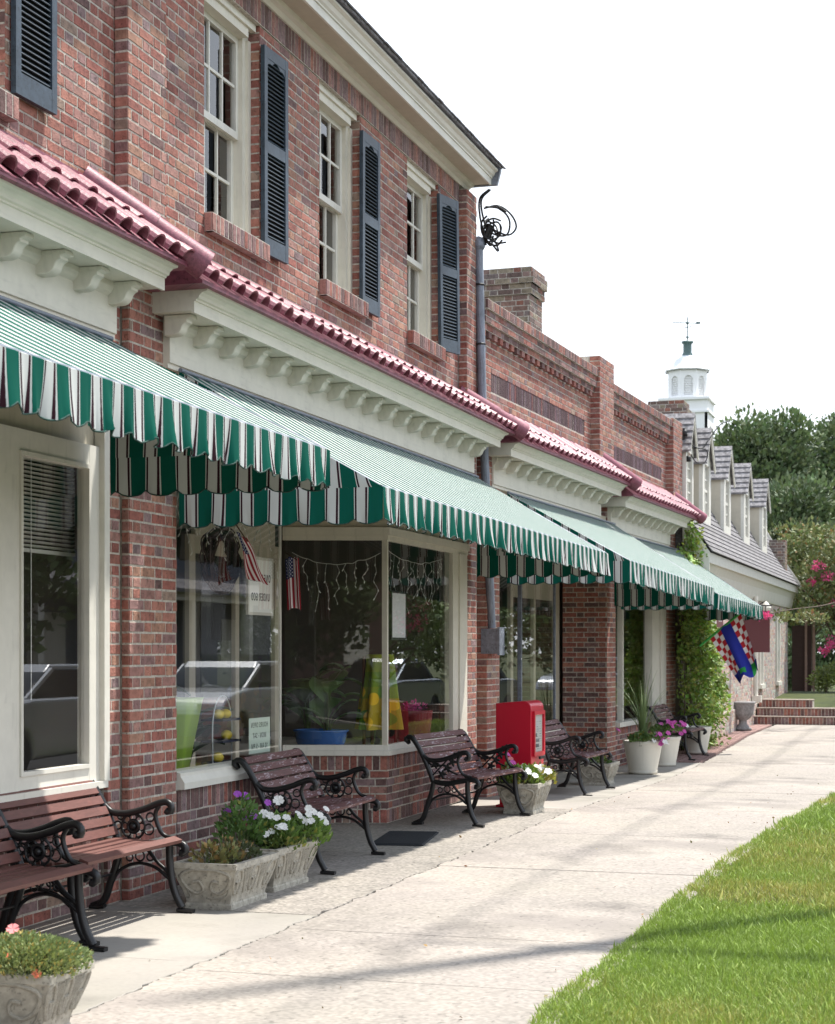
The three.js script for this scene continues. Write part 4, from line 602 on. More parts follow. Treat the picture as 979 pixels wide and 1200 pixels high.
{
  const deep = leafMat([0.10, 0.15, 0.06], 0.25), olive = leafMat([0.15, 0.20, 0.07], 0.3), cm = (q, k) => { const j = k * (0.7 + q() * 0.6); return [j * (0.9 + q() * 0.3), j, j * (0.8 + q() * 0.3)]; }, br = (q, k) => { const j = k * (0.7 + q() * 0.6), d = q() < 0.06 ? 1.7 : 1; return [j * d * (0.9 + q() * 0.5), j * (d > 1 ? 0.9 : 1), j * 0.9]; };
  const big = 'tall trees behind the far house';
  tree('shade_tree', 'tall dark green tree directly right of the church tower', [-2.9, 0, 76], { seed: 51, crown: V(0, 7.0, 0), rad: new THREE.Vector3(2.5, 4.7, 2.6), trunk: 0.3, n: 330, per: 190, clump: 0.95, leaf: 0.22, colour: cm }, deep, big);
  tree('shade_tree', 'tall dark green tree at the right picture edge, highest of the trees', [0.5, 0, 80], { seed: 52, crown: V(0, 7.0, 0), rad: new THREE.Vector3(3.0, 4.9, 3.2), trunk: 0.35, n: 420, per: 190, clump: 1.0, leaf: 0.22, colour: cm }, deep, big);
  tree('shade_tree', 'dark tree between the two taller trees, lower and rounder', [-1.2, 0, 68], { seed: 53, crown: V(0, 5.0, 0), rad: new THREE.Vector3(2.2, 3.0, 2.2), trunk: 0.25, n: 260, per: 170, clump: 0.85, leaf: 0.2, colour: cm }, deep, big);
  const hd = thing('hedge', 'dark hedge closing the view behind the crepe myrtles', 'hedge', [4, 0, 62]); leafMass('foliage', [0, 1, 2, 3, 4, 5, 6].flatMap(k => clumps(rng(58 + k), V(-6 + k * 2.2, 1.3, 0), new THREE.Vector3(1.6, 1.5, 0.8), 40, 90, 0.5, 0.18, cm)), deep, hd);
  const pink = petalMat([0.72, 0.08, 0.26]);
  tree('crepe_myrtle', 'pink-flowering crepe myrtle at the right edge beyond the steps', [2.05, 0.45, 46.5], { seed: 61, crown: V(0.1, 2.9, 0), rad: new THREE.Vector3(1.15, 1.45, 1.3), trunk: 0.07, n: 105, per: 70, clump: 0.34, leaf: 0.11, colour: br, flowerMat: pink, flowers: [[-0.42, 3.3, -1.0, 0.17], [-0.2, 3.0, -1.0, 0.2], [-0.62, 2.9, -0.9, 0.13], [-0.3, 1.15, -1.0, 0.16], [-0.05, 1.35, -0.9, 0.2], [0.1, 2.3, -0.9, 0.2], [-0.65, 2.1, -0.9, 0.1]] }, olive);
  tree('crepe_myrtle', 'olive-leaved crepe myrtle reaching over the far chimney', [1.1, 0.4, 50], { seed: 62, crown: V(0, 3.4, 0), rad: new THREE.Vector3(1.5, 1.6, 1.2), trunk: 0.08, n: 120, per: 60, clump: 0.36, leaf: 0.12, colour: br }, olive);
  tree('shrub', 'low rounded yellow-green shrub at the far end of the brick steps', [1.8, 0.5, 45.5], { seed: 63, crown: V(0, 0.45, 0), rad: new THREE.Vector3(0.35, 0.4, 0.35), trunk: 0.03, n: 28, per: 60, clump: 0.15, leaf: 0.07, colour: (q, k) => [k * 1.3, k * 1.2, k * 0.8] }, olive).userData.category = 'shrub';
  const br2 = thing('flowering_branch', 'pink blossom spray hanging over the corner of the maroon hanging sign', 'branch', [1.52, 2.28, 33.6]);
  mesh('twig', tube([V(1.5, 0.6, 6), V(0.9, 0.25, 3), V(0.35, 0.1, 0.8), V(-0.1, -0.02, 0)], 0.012, 20, 5), M.bark, br2); leafMass('blossom', clumps(rng(65), V(-0.05, -0.02, 0), new THREE.Vector3(0.16, 0.07, 0.12), 9, 26, 0.055, 0.035, (q) => [0.8 + q() * 0.4, 0.9, 1]), pink, br2); leafMass('leaves', clumps(rng(66), V(0.55, -0.02, 1.4), new THREE.Vector3(0.6, 0.12, 1.2), 20, 26, 0.10, 0.07, br), olive, br2);
  const gp = thing('timber_gate', 'brown timber gate panel with pale posts past the corner of the dormered house', 'gate', [1.12, 0.5, 46.8]); mesh('panel', box(-0.3, 0.2, 0, 1.75, 0, 0.06), std([0.085, 0.055, 0.045], { map: woodTex }), gp); for (const x of [0.04, 0.24]) mesh('post', box(x, x + 0.06, 0, 1.95, -0.1, -0.03), std([0.42, 0.32, 0.26], { map: woodTex }), gp);
  const hb = thing('far_house', 'dark house wall with a white window glimpsed under the crepe myrtle', 'house', [2.3, 0.4, 56]); mesh('wall', box(-0.7, 4, 0, 2.6, 0, 0.3), std([0.07, 0.065, 0.07]), hb); mesh('window', box(-0.35, 0.15, 0.9, 1.9, -0.03, -0.005), M.white, hb); mesh('pane', [box(-0.31, -0.11, 0.95, 1.4, -0.045, -0.032), box(-0.09, 0.11, 0.95, 1.4, -0.045, -0.032), box(-0.31, -0.11, 1.45, 1.85, -0.045, -0.032), box(-0.09, 0.11, 1.45, 1.85, -0.045, -0.032)], std([0.3, 0.35, 0.45], { roughness: 0.1 }), hb);
}

// ---------- striped awnings ----------
const awningTex = (() => {
  const w = 512, d = new Uint8Array(w * 64 * 4), G = [15, 84, 71], Wt = [194, 197, 194], Mr = [52, 30, 38], r = rng(81), fn = fbm(83, 8, 4);
  for (let j = 0; j < 64; j++) for (let i = 0; i < w; i++) { const u = i / w; let c = u < 0.50 ? G : u < 0.53 ? Wt : u < 0.59 ? Mr : u < 0.605 ? Wt : u < 0.865 ? Wt : u < 0.885 ? Wt : u < 0.96 ? Mr : Wt; const k = 0.97 + 0.03 * (fn(u, j / 64) - 0.5), q = (j * w + i) * 4; for (let m = 0; m < 3; m++) d[q + m] = clamp(c[m] * k, 0, 255); d[q + 3] = 255; }
  const t = new THREE.DataTexture(d, w, 64); t.wrapS = t.wrapT = THREE.RepeatWrapping; t.magFilter = THREE.LinearFilter; t.minFilter = THREE.LinearMipmapLinearFilter; t.generateMipmaps = true; t.colorSpace = THREE.SRGBColorSpace; t.needsUpdate = true; return t;
})();
const canvas = new THREE.MeshPhysicalMaterial({ color: 0xffffff, map: awningTex, roughness: 0.9, transmission: 0.03, thickness: 0, specularIntensity: 0.15, side: THREE.DoubleSide });
const trimMat = std([0.01, 0.05, 0.04], { roughness: 0.8 });
function awning(label, pos, turn, s0, s1, yTop, yF0, yF1, h, X, seed) {
  const g = thing('striped_awning', label, 'awning', pos, turn, 'striped shop awnings'), r = rng(seed), nz = lattice(seed, 64), xw = 0.06, P = 0.2, sc = 0.2;
  const yF = (s) => lerp(yF0, yF1, (s - s0) / (s1 - s0));
  const nu = Math.round((s1 - s0) / 0.08);
  mesh('top_panel', sheet(nu, 14, (u, v) => { const s = lerp(s0, s1, u), x = lerp(xw, X, v), rib = Math.abs(Math.sin((s - s0) / (s1 - s0) * Math.PI * 4)); const sag = -0.016 * Math.sin(v * Math.PI) * (0.75 + 0.25 * rib); return V(x, lerp(yTop, yF(s), v) + sag, s); }, (u, v) => [lerp(s0, s1, u) / P, v * 1.6]), canvas, g);
  const scal = (t) => 0.032 * Math.pow(Math.abs(Math.sin(Math.PI * t / sc)), 0.7);
  const phase = r() * 10, ripple = (t, v) => (Math.sin(t * 31 + phase) * 0.012 + Math.sin(t * 17 + phase * 2) * 0.012 + (nz(t * 0.5, 0.2) - 0.5) * 0.05) * v * (0.4 + 0.6 * v);
  const fn = Math.round((s1 - s0) / 0.02);
  const frontB = (s) => yF(s) - h + 0.03 - scal(s - s0);
  const front = (u, v) => { const s = lerp(s0, s1, u); return V(X + ripple(s, v), lerp(yF(s), frontB(s), v), s); };
  mesh('front_valance', sheet(fn, 5, front, (u, v) => [lerp(s0, s1, u) / P + (nz(u * 3, 0.6) - 0.5) * 0.1 * v, v * 0.3]), canvas, g);
  const trim = []; const line = (f, n) => { const pts = []; for (let i = 0; i <= n; i++) pts.push(f(i / n, 1)); return tube(pts, 0.0042, n * 2, 4); };
  trim.push(line(front, Math.round((s1 - s0) / 0.04)));
  for (const [s, sg] of [[s0, -1], [s1, 1]]) {
    const y = yF(s), n = Math.round((X - xw) / 0.02);
    mesh('side_panel', sheet(24, 8, (u, v) => { const x = lerp(xw, X, u), yt = lerp(yTop, y, u); return V(x, lerp(yt - 0.004, y, v), s + sg * 0.003 * Math.sin(v * 3.1) * Math.sin(u * 9)); }, (u, v) => [lerp(xw, X, u) / P + 0.12 * v * Math.sin(u * 5), v]), canvas, g);
    const side = (u, v) => { const x = lerp(xw, X, u); return V(x, lerp(y, y - h + 0.03 - scal(x - X), v), s + sg * ripple(x + 3, v) * 0.7); };
    mesh('side_valance', sheet(n, 4, side, (u, v) => [lerp(xw, X, u) / P, v * 0.3]), canvas, g); trim.push(line(side, Math.round(n / 2)));
  }
  mesh('trim', trim, trimMat, g);
  mesh('frame', [rod(V(X - 0.025, yF(s0) + 0.004, s0 + 0.02), V(X - 0.025, yF(s1) + 0.004, s1 - 0.02), 0.013), ...[s0 + 0.02, s1 - 0.02].flatMap(s => [rod(V(xw, yTop - 0.03, s), V(X - 0.03, yF(s) + 0.01, s), 0.01)]), rod(V(xw + 0.01, yTop + 0.005, s0), V(xw + 0.01, yTop + 0.005, s1), 0.016)], M.greyMetal, g);
  return g;
}
awning('green and white striped awning nearest the camera, over the left door', [0, 0, 0], 0, 1.66, 9.66, 3.51, 2.78, 2.78, 0.235, 1.5, 501);
awning('green and white striped awning over the bay window with the flags', [0, 0, 0], 0, 10.65, 18.18, 3.47, 2.655, 2.62, 0.235, 1.5, 502);
awning('green and white striped awning above the red newspaper box and brick pier', [0, 0, 18.2], -BETA, 1.12, 6.42, 3.40, 2.60, 2.47, 0.25, 1.49, 503);
awning('green and white striped awning farthest away, next to the hanging flag', [0, 0, 18.2], -BETA, 6.86, 11.1, 3.28, 2.40, 2.32, 0.22, 1.47, 504);

// ---------- benches ----------
const slatBox = (a, b) => { const g = box(-a, a, -0.011, 0.011, -b, b), uv = g.attributes.uv; for (let i = 8; i < 16; i++) { const x = uv.getX(i), y = uv.getY(i); uv.setXY(i, y, x); } return g; };
function shiftUV(g, a, b) { const u = g.attributes.uv; for (let i = 0; i < u.count; i++) u.setXY(i, u.getX(i) + a, u.getY(i) + b); }
function bench(label, x, s, turn, slatMat, leafy) {
  const g = thing('park_bench', label, 'bench', [x, groundY(s), s], turn, 'wooden slat benches along the shop fronts'), L = 1.22, hl = L / 2, r = rng(Math.round(s * 100));
  const backAt = (t) => [-0.155 - 0.17 * t - 0.05 * t * t, 0.43 + 0.385 * t], seatAt = (t) => [-0.13 + 0.40 * t, 0.425 - 0.022 * Math.sin(t * Math.PI * 0.9) + 0.012 * t];
  for (let i = 0; i < 6; i++) { const t = 0.13 + i * 0.16, a = backAt(t), b = backAt(t + 0.02), an = Math.atan2(b[1] - a[1], b[0] - a[0]); const gm = slatBox(0.0265, hl - 0.012); shiftUV(gm, r() * 3, r() * 3); gm.rotateZ(an); const m = mesh('slat', gm, slatMat, g); m.position.set(a[0] + 0.022, a[1] + 0.008, (r() - 0.5) * 0.006); m.rotation.x = (r() - 0.5) * 0.004; }
  for (let i = 0; i < 6; i++) { const t = 0.06 + i * 0.185, a = seatAt(t); const gm = slatBox(0.0285, hl - 0.012); shiftUV(gm, r() * 3, r() * 3); const m = mesh('slat', gm, slatMat, g); m.position.set(a[0], a[1] + 0.018, (r() - 0.5) * 0.006); m.rotation.z = i > 4 ? -0.35 : (r() - 0.5) * 0.04; }
  for (const e of [-1, 1]) {
    const z = e * (hl + 0.006), p = (x, y) => V(x, y, z);
    mesh('leg', [tube([p(-0.13, 0.41), p(-0.155, 0.30), p(-0.20, 0.17), p(-0.235, 0.07), p(-0.275, 0.022)], 0.024, 16), bar(V(-0.345, 0.011, z), V(-0.24, 0.016, z), 0.05, 0.022, 0.006), tube([p(-0.235, 0.06), p(-0.30, 0.03), p(-0.33, 0.018)], 0.016, 8)], M.iron, g);
    mesh('leg', [tube([p(0.20, 0.42), p(0.20, 0.33), p(0.215, 0.20), p(0.245, 0.10), p(0.285, 0.03)], 0.024, 16), bar(V(0.255, 0.016, z), V(0.36, 0.011, z), 0.05, 0.022, 0.006), tube([p(0.05, 0.38), p(0.12, 0.30), p(0.18, 0.25), p(0.21, 0.20)], 0.012, 10)], M.iron, g);
    mesh('back_support', [tube([p(-0.14, 0.40), p(-0.165, 0.47), p(-0.225, 0.60), p(-0.305, 0.74), p(-0.36, 0.80), p(-0.405, 0.795), p(-0.40, 0.755), p(-0.375, 0.765)], 0.024, 26), tube([p(-0.14, 0.40), p(0.0, 0.385), p(0.14, 0.41), p(0.25, 0.425), p(0.305, 0.40), p(0.30, 0.36), p(0.27, 0.365)], 0.024, 24)], M.iron, g);
    mesh('armrest', [tube([p(-0.25, 0.645), p(-0.19, 0.60), p(-0.09, 0.595), p(0.03, 0.625), p(0.12, 0.66), p(0.185, 0.67), p(0.215, 0.64), p(0.20, 0.605), p(0.175, 0.62)], 0.022, 30), tube([p(0.13, 0.65), p(0.105, 0.60), p(0.12, 0.53), p(0.16, 0.47), p(0.24, 0.445)], 0.014, 14)], M.iron, g);
    const orn = [], torus = (cx, cy, R, t) => orn.push(new THREE.TorusGeometry(R, t, 6, 18).translate(cx, cy, -z));
    if (!leafy) { torus(-0.045, 0.515, 0.078, 0.008); torus(-0.045, 0.515, 0.036, 0.012); orn.push(new THREE.SphereGeometry(0.024, 10, 8).translate(-0.045, 0.515, -z)); for (let k = 0; k < 8; k++) { const a = k * Math.PI / 4; torus(-0.045 + Math.cos(a) * 0.056, 0.515 + Math.sin(a) * 0.056, 0.022, 0.005); } torus(0.06, 0.50, 0.032, 0.006); torus(0.07, 0.575, 0.026, 0.006); torus(-0.15, 0.52, 0.024, 0.006); torus(-0.13, 0.575, 0.02, 0.006); }
    else { orn.push(tube([p(-0.2, 0.58), p(-0.12, 0.54), p(-0.04, 0.55), p(0.03, 0.50), p(0.1, 0.47)], 0.009, 14)); orn.push(tube([p(-0.14, 0.46), p(-0.08, 0.52), p(0.0, 0.60)], 0.008, 12)); for (const [cx, cy] of [[-0.12, 0.56], [0.0, 0.53], [0.05, 0.585], [0.1, 0.64], [-0.05, 0.47]]) for (let k = 0; k < 5; k++) { const q = new THREE.SphereGeometry(0.022, 6, 5); q.scale(1.3, 0.6, 0.35); q.rotateZ(k * 1.256); q.translate(cx + Math.cos(k * 1.256) * 0.02, cy + Math.sin(k * 1.256) * 0.02, -z); orn.push(q); } }
    orn.push(tube([p(-0.19, 0.16), p(-0.14, 0.24), p(-0.02, 0.29), p(0.10, 0.27), p(0.20, 0.20)], 0.011, 16)); torus(0.0, 0.335, 0.03, 0.006); torus(-0.07, 0.325, 0.022, 0.006); torus(0.07, 0.33, 0.022, 0.006);
    mesh('side_ornament', orn, M.iron, g);
  }
  mesh('stretcher', [rod(V(-0.18, 0.22, -hl), V(-0.18, 0.22, hl), 0.008), rod(V(0.0, 0.40, -hl), V(0.0, 0.40, hl), 0.008)], M.iron, g);
  return g;
}
bench('red-brown slat bench cut off at the left picture edge', 0.36, 7.72, 0, M.redSlat);
bench('red-brown slat bench half in sun below the leftmost shop window', 0.235, 9.1, 0, M.redSlat);
bench('peeling purple-brown slat bench behind the two stone flower troughs', 0.42, 12.28, 0.03, M.oldSlat);
bench('dark slat bench with leafy iron ends beside the red newspaper box', 0.66, 15.83, -0.11, M.oldSlat, true);
bench('dark slat bench in front of the shaded brick pier', 0.745, 19.95, -0.02, M.oldSlat);
bench('farthest bench, nearly hidden behind white flower pots', 0.85, 27.3, -0.03, M.oldSlat);

// ---------- stone troughs ----------
function trough(label, x, s, turn, len, wid, hgt) {
  const g = thing('stone_planter', label, 'planter', [x, groundY(s), s], turn, 'carved stone flower troughs');
  const prof = [[0.72, 0.0], [0.72, 0.10], [0.68, 0.13], [0.69, 0.2], [0.76, 0.4], [0.86, 0.62], [0.95, 0.84], [0.97, 0.87], [1.0, 0.88], [1.0, 1.0]];
  const list = []; const hw = wid / 2, hl = len / 2, inset = hw * 1.0;
  const at = (k, sx, sz) => { const sh = (1 - prof[k][0]) * inset; return new THREE.Vector3(sx * (hw - sh), prof[k][1] * hgt, sz * (hl - sh)); };
  const cs = [[1, 1], [1, -1], [-1, -1], [-1, 1]];
  for (let f = 0; f < 4; f++) { const a = cs[f], b = cs[(f + 1) % 4]; for (let k = 0; k + 1 < prof.length; k++) { const p = [at(k, ...a), at(k, ...b), at(k + 1, ...b), at(k + 1, ...a)]; list.push(poly(p)); } }
  const t = 0.035, T = (sx, sz, d) => new THREE.Vector3(sx * (hw - d), hgt, sz * (hl - d)); for (let f = 0; f < 4; f++) { const a = cs[f], b = cs[(f + 1) % 4]; list.push(poly([T(...a, 0), T(...b, 0), T(...b, t), T(...a, t)])); const lo = (c) => { const q = T(...c, t); q.y = hgt * 0.7; return q; }; list.push(poly([T(...a, t), T(...b, t), lo(b), lo(a)])); }
  mesh('body', list, M.stone, g); mesh('soil', box(-hw + 0.03, hw - 0.03, hgt * 0.7, hgt * 0.82, -hl + 0.03, hl - 0.03), M.soil, g);
  // carved relief: scrolls on the short ends, ovals and fans along the sides
  const rel = (pts, r, map) => tube(pts.map(p => map(p[0], p[1])), r, pts.length * 6, 5);
  const mapFace = (f) => (u, v) => { const kk = 3 + (v * 4), k = Math.min(7, Math.floor(kk)), fr = kk - k; const a = cs[f], b = cs[(f + 1) % 4], A = at(k, ...a).lerp(at(k + 1, ...a), fr), Bq = at(k, ...b).lerp(at(k + 1, ...b), fr); return A.lerp(Bq, u); };
  const orn = (f, n) => { const m = mapFace(f), out = []; for (let i = 0; i < n; i++) { const c = (i + 0.5) / n, w = 0.42 / n; if (n === 2 || i % 2 === 0) { for (const sg of [-1, 1]) out.push(rel([[c, 0.95], [c + sg * w * 0.5, 0.86], [c + sg * w, 0.62], [c + sg * w * 0.95, 0.34], [c + sg * w * 0.55, 0.18], [c + sg * w * 0.2, 0.28], [c + sg * w * 0.3, 0.48], [c + sg * w * 0.55, 0.46]], 0.0115, m)); } else { for (const q of [-0.8, -0.4, 0, 0.4, 0.8]) out.push(rel([[c, 0.15], [c + q * w * 0.4, 0.45], [c + q * w, 0.85 - Math.abs(q) * 0.15]], 0.009, m)); out.push(rel([[c - w, 0.55], [c - w * 0.6, 0.9], [c, 0.97], [c + w * 0.6, 0.9], [c + w, 0.55]], 0.0065, m)); } } return out; };
  mesh('carving', [...orn(0, 5), ...orn(2, 5), ...orn(1, 1), ...orn(3, 1), ...[1, 3].map(f => rel([[0.12, 0.1], [0.1, 0.6], [0.3, 0.93], [0.5, 0.97], [0.7, 0.93], [0.9, 0.6], [0.88, 0.1], [0.5, 0.03]], 0.006, mapFace(f)))], M.stone, g);
  return g;
}
// flowers
const petal = (() => { const pos = [], n = 5; for (let k = 0; k < n; k++) { const a = k * 2 * Math.PI / n, p = (r, t, y) => [Math.cos(a + t) * r, y, Math.sin(a + t) * r]; const q = [p(0, 0, 0), p(0.75, -0.66, 0.25), p(1, -0.36, 0.12), p(1, 0.36, 0.12), p(0.75, 0.66, 0.25)]; for (const i of [[0, 2, 1], [0, 3, 2], [0, 4, 3]]) for (const j of i) pos.push(...q[j]); } const g = new THREE.BufferGeometry(); g.setAttribute('position', new THREE.Float32BufferAttribute(pos, 3)); g.setAttribute('uv', new THREE.Float32BufferAttribute(new Float32Array(pos.length / 3 * 2), 2)); g.computeVertexNormals(); return g; })();
const petals = { white: petalMat([0.82, 0.82, 0.80]), purple: petalMat([0.36, 0.08, 0.50]), pink: petalMat([0.85, 0.30, 0.30]), magenta: petalMat([0.75, 0.06, 0.32]), coral: petalMat([0.85, 0.22, 0.12]), petunia: petalMat([0.60, 0.10, 0.42]) };
function flower(parent, p, dir, size, mat, name = 'flower') { const m = mesh(name, petal, mat, parent); m.position.copy(p); m.quaternion.setFromUnitVectors(new THREE.Vector3(0, 1, 0), dir.clone().normalize()); m.scale.setScalar(size); return m; }
const leafy = leafMat([0.13, 0.23, 0.055], 0.3), dull = leafMat([0.17, 0.19, 0.09], 0.3), bright = leafMat([0.20, 0.30, 0.06], 0.35), stemMat = std([0.10, 0.14, 0.05]);
function plant(label, pos, spec) {
  const g = thing('flowering_plant', label, 'plant', pos, 0), r = rng(spec.seed), items = [], stems = [];
  for (const [cx, cs, rx, rs, hgt, n, leaf, tint] of spec.lumps) for (let i = 0; i < n; i++) { const a = r() * 6.28, q = Math.sqrt(r()), x = cx + Math.cos(a) * q * rx, s = cs + Math.sin(a) * q * rs, hh = hgt * (1 - 0.55 * q * q) * (0.15 + 0.85 * Math.sqrt(r())); const k = 0.7 + r() * 0.6, dry = r() < (tint?.[3] ?? 0.05); items.push({ p: V(x, hh, s), d: new THREE.Vector3(Math.cos(a) * (0.3 + q), 0.6 + r(), -Math.sin(a) * (0.3 + q)).add(rv(r).multiplyScalar(0.5)), roll: r() * 6.28, size: leaf * (0.6 + r() * 0.8), c: dry ? [k * 1.9, k * 1.1, k * 0.8] : [k * (tint?.[0] ?? 1), k * (tint?.[1] ?? 1), k * (tint?.[2] ?? 1)] }); if (i % 16 === 0) stems.push(tube([V(cx + (x - cx) * 0.3, -0.06, cs + (s - cs) * 0.3), V(cx + (x - cx) * 0.7, hh * 0.5, cs + (s - cs) * 0.7), V(x, hh, s)], 0.0025, 5, 4)); }
  leafMass('foliage', items, spec.mat || leafy, g); mesh('stems', stems, stemMat, g);
  for (const [x, y, s, mat, size, up] of spec.flowers) flower(g, V(x, y, s), new THREE.Vector3(0.5 + (r() - 0.5), up ?? (0.5 + r() * 0.6), 0.55 + (r() - 0.5)), size || 0.03, petals[mat]);
  return g;
}
{
  trough('carved stone trough at the bottom left corner with pink portulaca', 1.32, 6.42, 0.03, 0.40, 0.48, 0.29);
  trough('carved stone trough nearer the camera with sparse dried plants', 0.62, 10.16, 0.0, 0.70, 0.43, 0.29);
  trough('carved stone trough with white petunias behind the sparse one', 0.585, 10.98, -0.04, 0.70, 0.43, 0.29);
  trough('carved stone trough with white flowers beside the red newspaper box', 0.93, 16.78, 0.0, 0.60, 0.42, 0.30);
  trough('carved stone trough behind the legs of the bench at the brick pier', 0.72, 21.55, 0.0, 0.62, 0.42, 0.28);
  const F0 = rng(610), fl = (n, x0, x1, y0, y1, s0, s1, mat, sz) => Array.from({ length: n }, () => [lerp(x0, x1, F0()), lerp(y0, y1, F0()), lerp(s0, s1, F0()), mat, sz * (0.8 + F0() * 0.4)]);
  plant('bushy green portulaca with a few pink and coral blooms, bottom left', [1.32, 0.26, 6.42], { seed: 71, mat: leafMat([0.24, 0.31, 0.11], 0.3), lumps: [[0, 0, 0.30, 0.26, 0.16, 5200, 0.016, [1, 1, 1, 0.1]], [0.1, -0.1, 0.2, 0.15, 0.14, 2000, 0.017, [1.1, 1, 0.9, 0.12]]], flowers: [[0.0, 0.19, -0.06, 'pink', 0.028], [-0.17, 0.16, -0.12, 'pink', 0.026], [-0.05, 0.13, -0.2, 'magenta', 0.022], [0.19, 0.04, -0.2, 'coral', 0.022], [-0.28, 0.12, -0.1, 'pink', 0.02], [0.05, 0.1, -0.18, 'coral', 0.014]] });
  plant('sparse wilted yellow-green plants in the nearer of two adjoining troughs', [0.62, 0.23, 10.16], { seed: 72, mat: dull, lumps: [[-0.04, -0.2, 0.10, 0.09, 0.17, 130, 0.04, [1.4, 1.2, 0.8, 0.3]], [0.02, -0.05, 0.10, 0.10, 0.14, 150, 0.036, [1.2, 1.1, 0.7, 0.2]], [0.0, 0.18, 0.14, 0.13, 0.15, 240, 0.034, [0.6, 0.7, 0.6, 0.2]], [-0.05, 0.08, 0.12, 0.1, 0.18, 140, 0.03, [0.7, 0.5, 0.5, 0.6]]], flowers: [] });
  plant('white and purple petunias overflowing the trough before the peeling bench', [0.585, 0.24, 10.98], { seed: 73, lumps: [[-0.12, -0.22, 0.15, 0.16, 0.38, 620, 0.042, [0.85, 0.95, 0.8, 0.04]], [0.02, 0.05, 0.17, 0.22, 0.24, 700, 0.045, [1.1, 1.1, 0.8, 0.06]], [0.16, 0.25, 0.16, 0.2, 0.2, 560, 0.045, [1.2, 1.15, 0.8, 0.05]], [0.12, -0.05, 0.12, 0.2, 0.14, 260, 0.04, [0.9, 0.8, 0.6, 0.3]]], flowers: [[-0.13, 0.40, -0.26, 'purple', 0.03], [-0.10, 0.385, -0.20, 'purple', 0.03], [0.0, 0.33, -0.05, 'purple', 0.026], [-0.03, 0.25, -0.22, 'purple', 0.03], [0.05, 0.34, 0.02, 'white', 0.04], [0.0, 0.26, -0.12, 'white', 0.036], ...fl(9, 0.02, 0.2, 0.13, 0.30, -0.28, 0.05, 'white', 0.027), ...fl(14, 0.12, 0.32, 0.16, 0.30, 0.08, 0.42, 'white', 0.028), ...fl(3, -0.2, -0.05, 0.2, 0.36, -0.3, 0, 'purple', 0.026)] });
  plant('dense white flowers with browned foliage beside the red newspaper box', [0.93, 0.25, 16.78], { seed: 74, mat: bright, lumps: [[0, -0.1, 0.2, 0.2, 0.2, 420, 0.05, [1, 1, 0.8, 0.15]], [0.08, 0.15, 0.18, 0.18, 0.2, 380, 0.05, [1, 0.8, 0.6, 0.5]], [-0.12, -0.15, 0.1, 0.1, 0.25, 120, 0.05]], flowers: [...fl(26, -0.1, 0.24, 0.08, 0.22, -0.3, 0.2, 'white', 0.036), [-0.12, 0.33, -0.2, 'petunia', 0.04], [-0.06, 0.25, -0.22, 'petunia', 0.035], [-0.1, 0.28, -0.15, 'pink', 0.03]] });
  plant('small dark plants in the trough behind the bench at the brick pier', [0.72, 0.15, 21.55], { seed: 75, lumps: [[0, 0, 0.15, 0.2, 0.1, 160, 0.04, [0.7, 0.8, 0.7, 0.2]]], flowers: [] });
}
// white round pots
function pot(label, x, s, rTop, hgt) { const g = thing('white_pot', label, 'flower pot', [x, groundY(s), s], 0, 'white round flower pots'); const rb = rTop * 0.72; mesh('body', lathe([[0, 0], [rb, 0], [rb * 1.01, 0.03], [rb * 1.02, 0.055], [rb * 1.0, 0.06], [rTop * 0.96, hgt - 0.05], [rTop, hgt - 0.045], [rTop * 1.01, hgt], [rTop * 0.93, hgt], [rTop * 0.9, hgt - 0.06]], 36), M.potWhite, g); mesh('soil', lathe([[0, hgt - 0.05], [rTop * 0.91, hgt - 0.055]], 24), M.soil, g); return g; }
{
  pot('large white pot with spiky grass, nearest of the white pots', 0.86, 23.95, 0.275, 0.46); pot('white pot with pink petunias between the spiky pot and the far bench', 0.88, 25.6, 0.25, 0.44); pot('white pot under the climbing vine, farthest of the white pots', 0.98, 28.2, 0.25, 0.44);
  const F1 = rng(620);
  const sp = thing('spiky_plant', 'tall spiky grass plant in the nearest white pot', 'plant', [0.86, 0.33, 23.95]); const bl = []; for (let i = 0; i < 64; i++) { const a = F1() * 6.28, l = 0.5 + F1() * 0.75, o = 0.12 + F1() * 0.5; const dir = new THREE.Vector3(Math.cos(a), 0, Math.sin(a)); bl.push(sheet(1, 8, (u, v) => { const q = dir.clone().multiplyScalar(0.03 + o * v * v * (0.6 + l * 0.4)); const w = 0.011 * (1 - v * 0.92) * (u - 0.5) * 2; return new THREE.Vector3(q.x - dir.z * w, l * (v - 0.28 * v * v * o * 1.6), q.z + dir.x * w); })); } mesh('leaves', bl, leafMat([0.15, 0.22, 0.08], 0.3), sp).userData.kind = 'stuff';
  const clus = (n, x0, x1, y0, y1, s0, s1) => Array.from({ length: n }, () => [lerp(x0, x1, F1()), lerp(y0, y1, F1()), lerp(s0, s1, F1()), F1() < 0.8 ? 'petunia' : 'white', 0.04]);
  plant('trailing magenta petunias over the rim of the nearest white pot', [0.86, 0.34, 23.95], { seed: 76, lumps: [[0, -0.16, 0.16, 0.1, 0.12, 260, 0.05], [0.0, -0.25, 0.1, 0.06, 0.02, 160, 0.05], [0.2, -0.1, 0.14, 0.16, 0.1, 220, 0.05]], flowers: [...clus(16, 0.16, 0.36, -0.04, 0.12, -0.28, 0.0), [-0.35, 0.15, 0, 'petunia', 0.04]] });
  plant('magenta and white petunias in the middle white pot', [0.88, 0.36, 25.6], { seed: 77, lumps: [[0.05, -0.05, 0.22, 0.2, 0.16, 420, 0.05]], flowers: clus(24, -0.05, 0.36, 0.02, 0.2, -0.28, 0.0) });
}
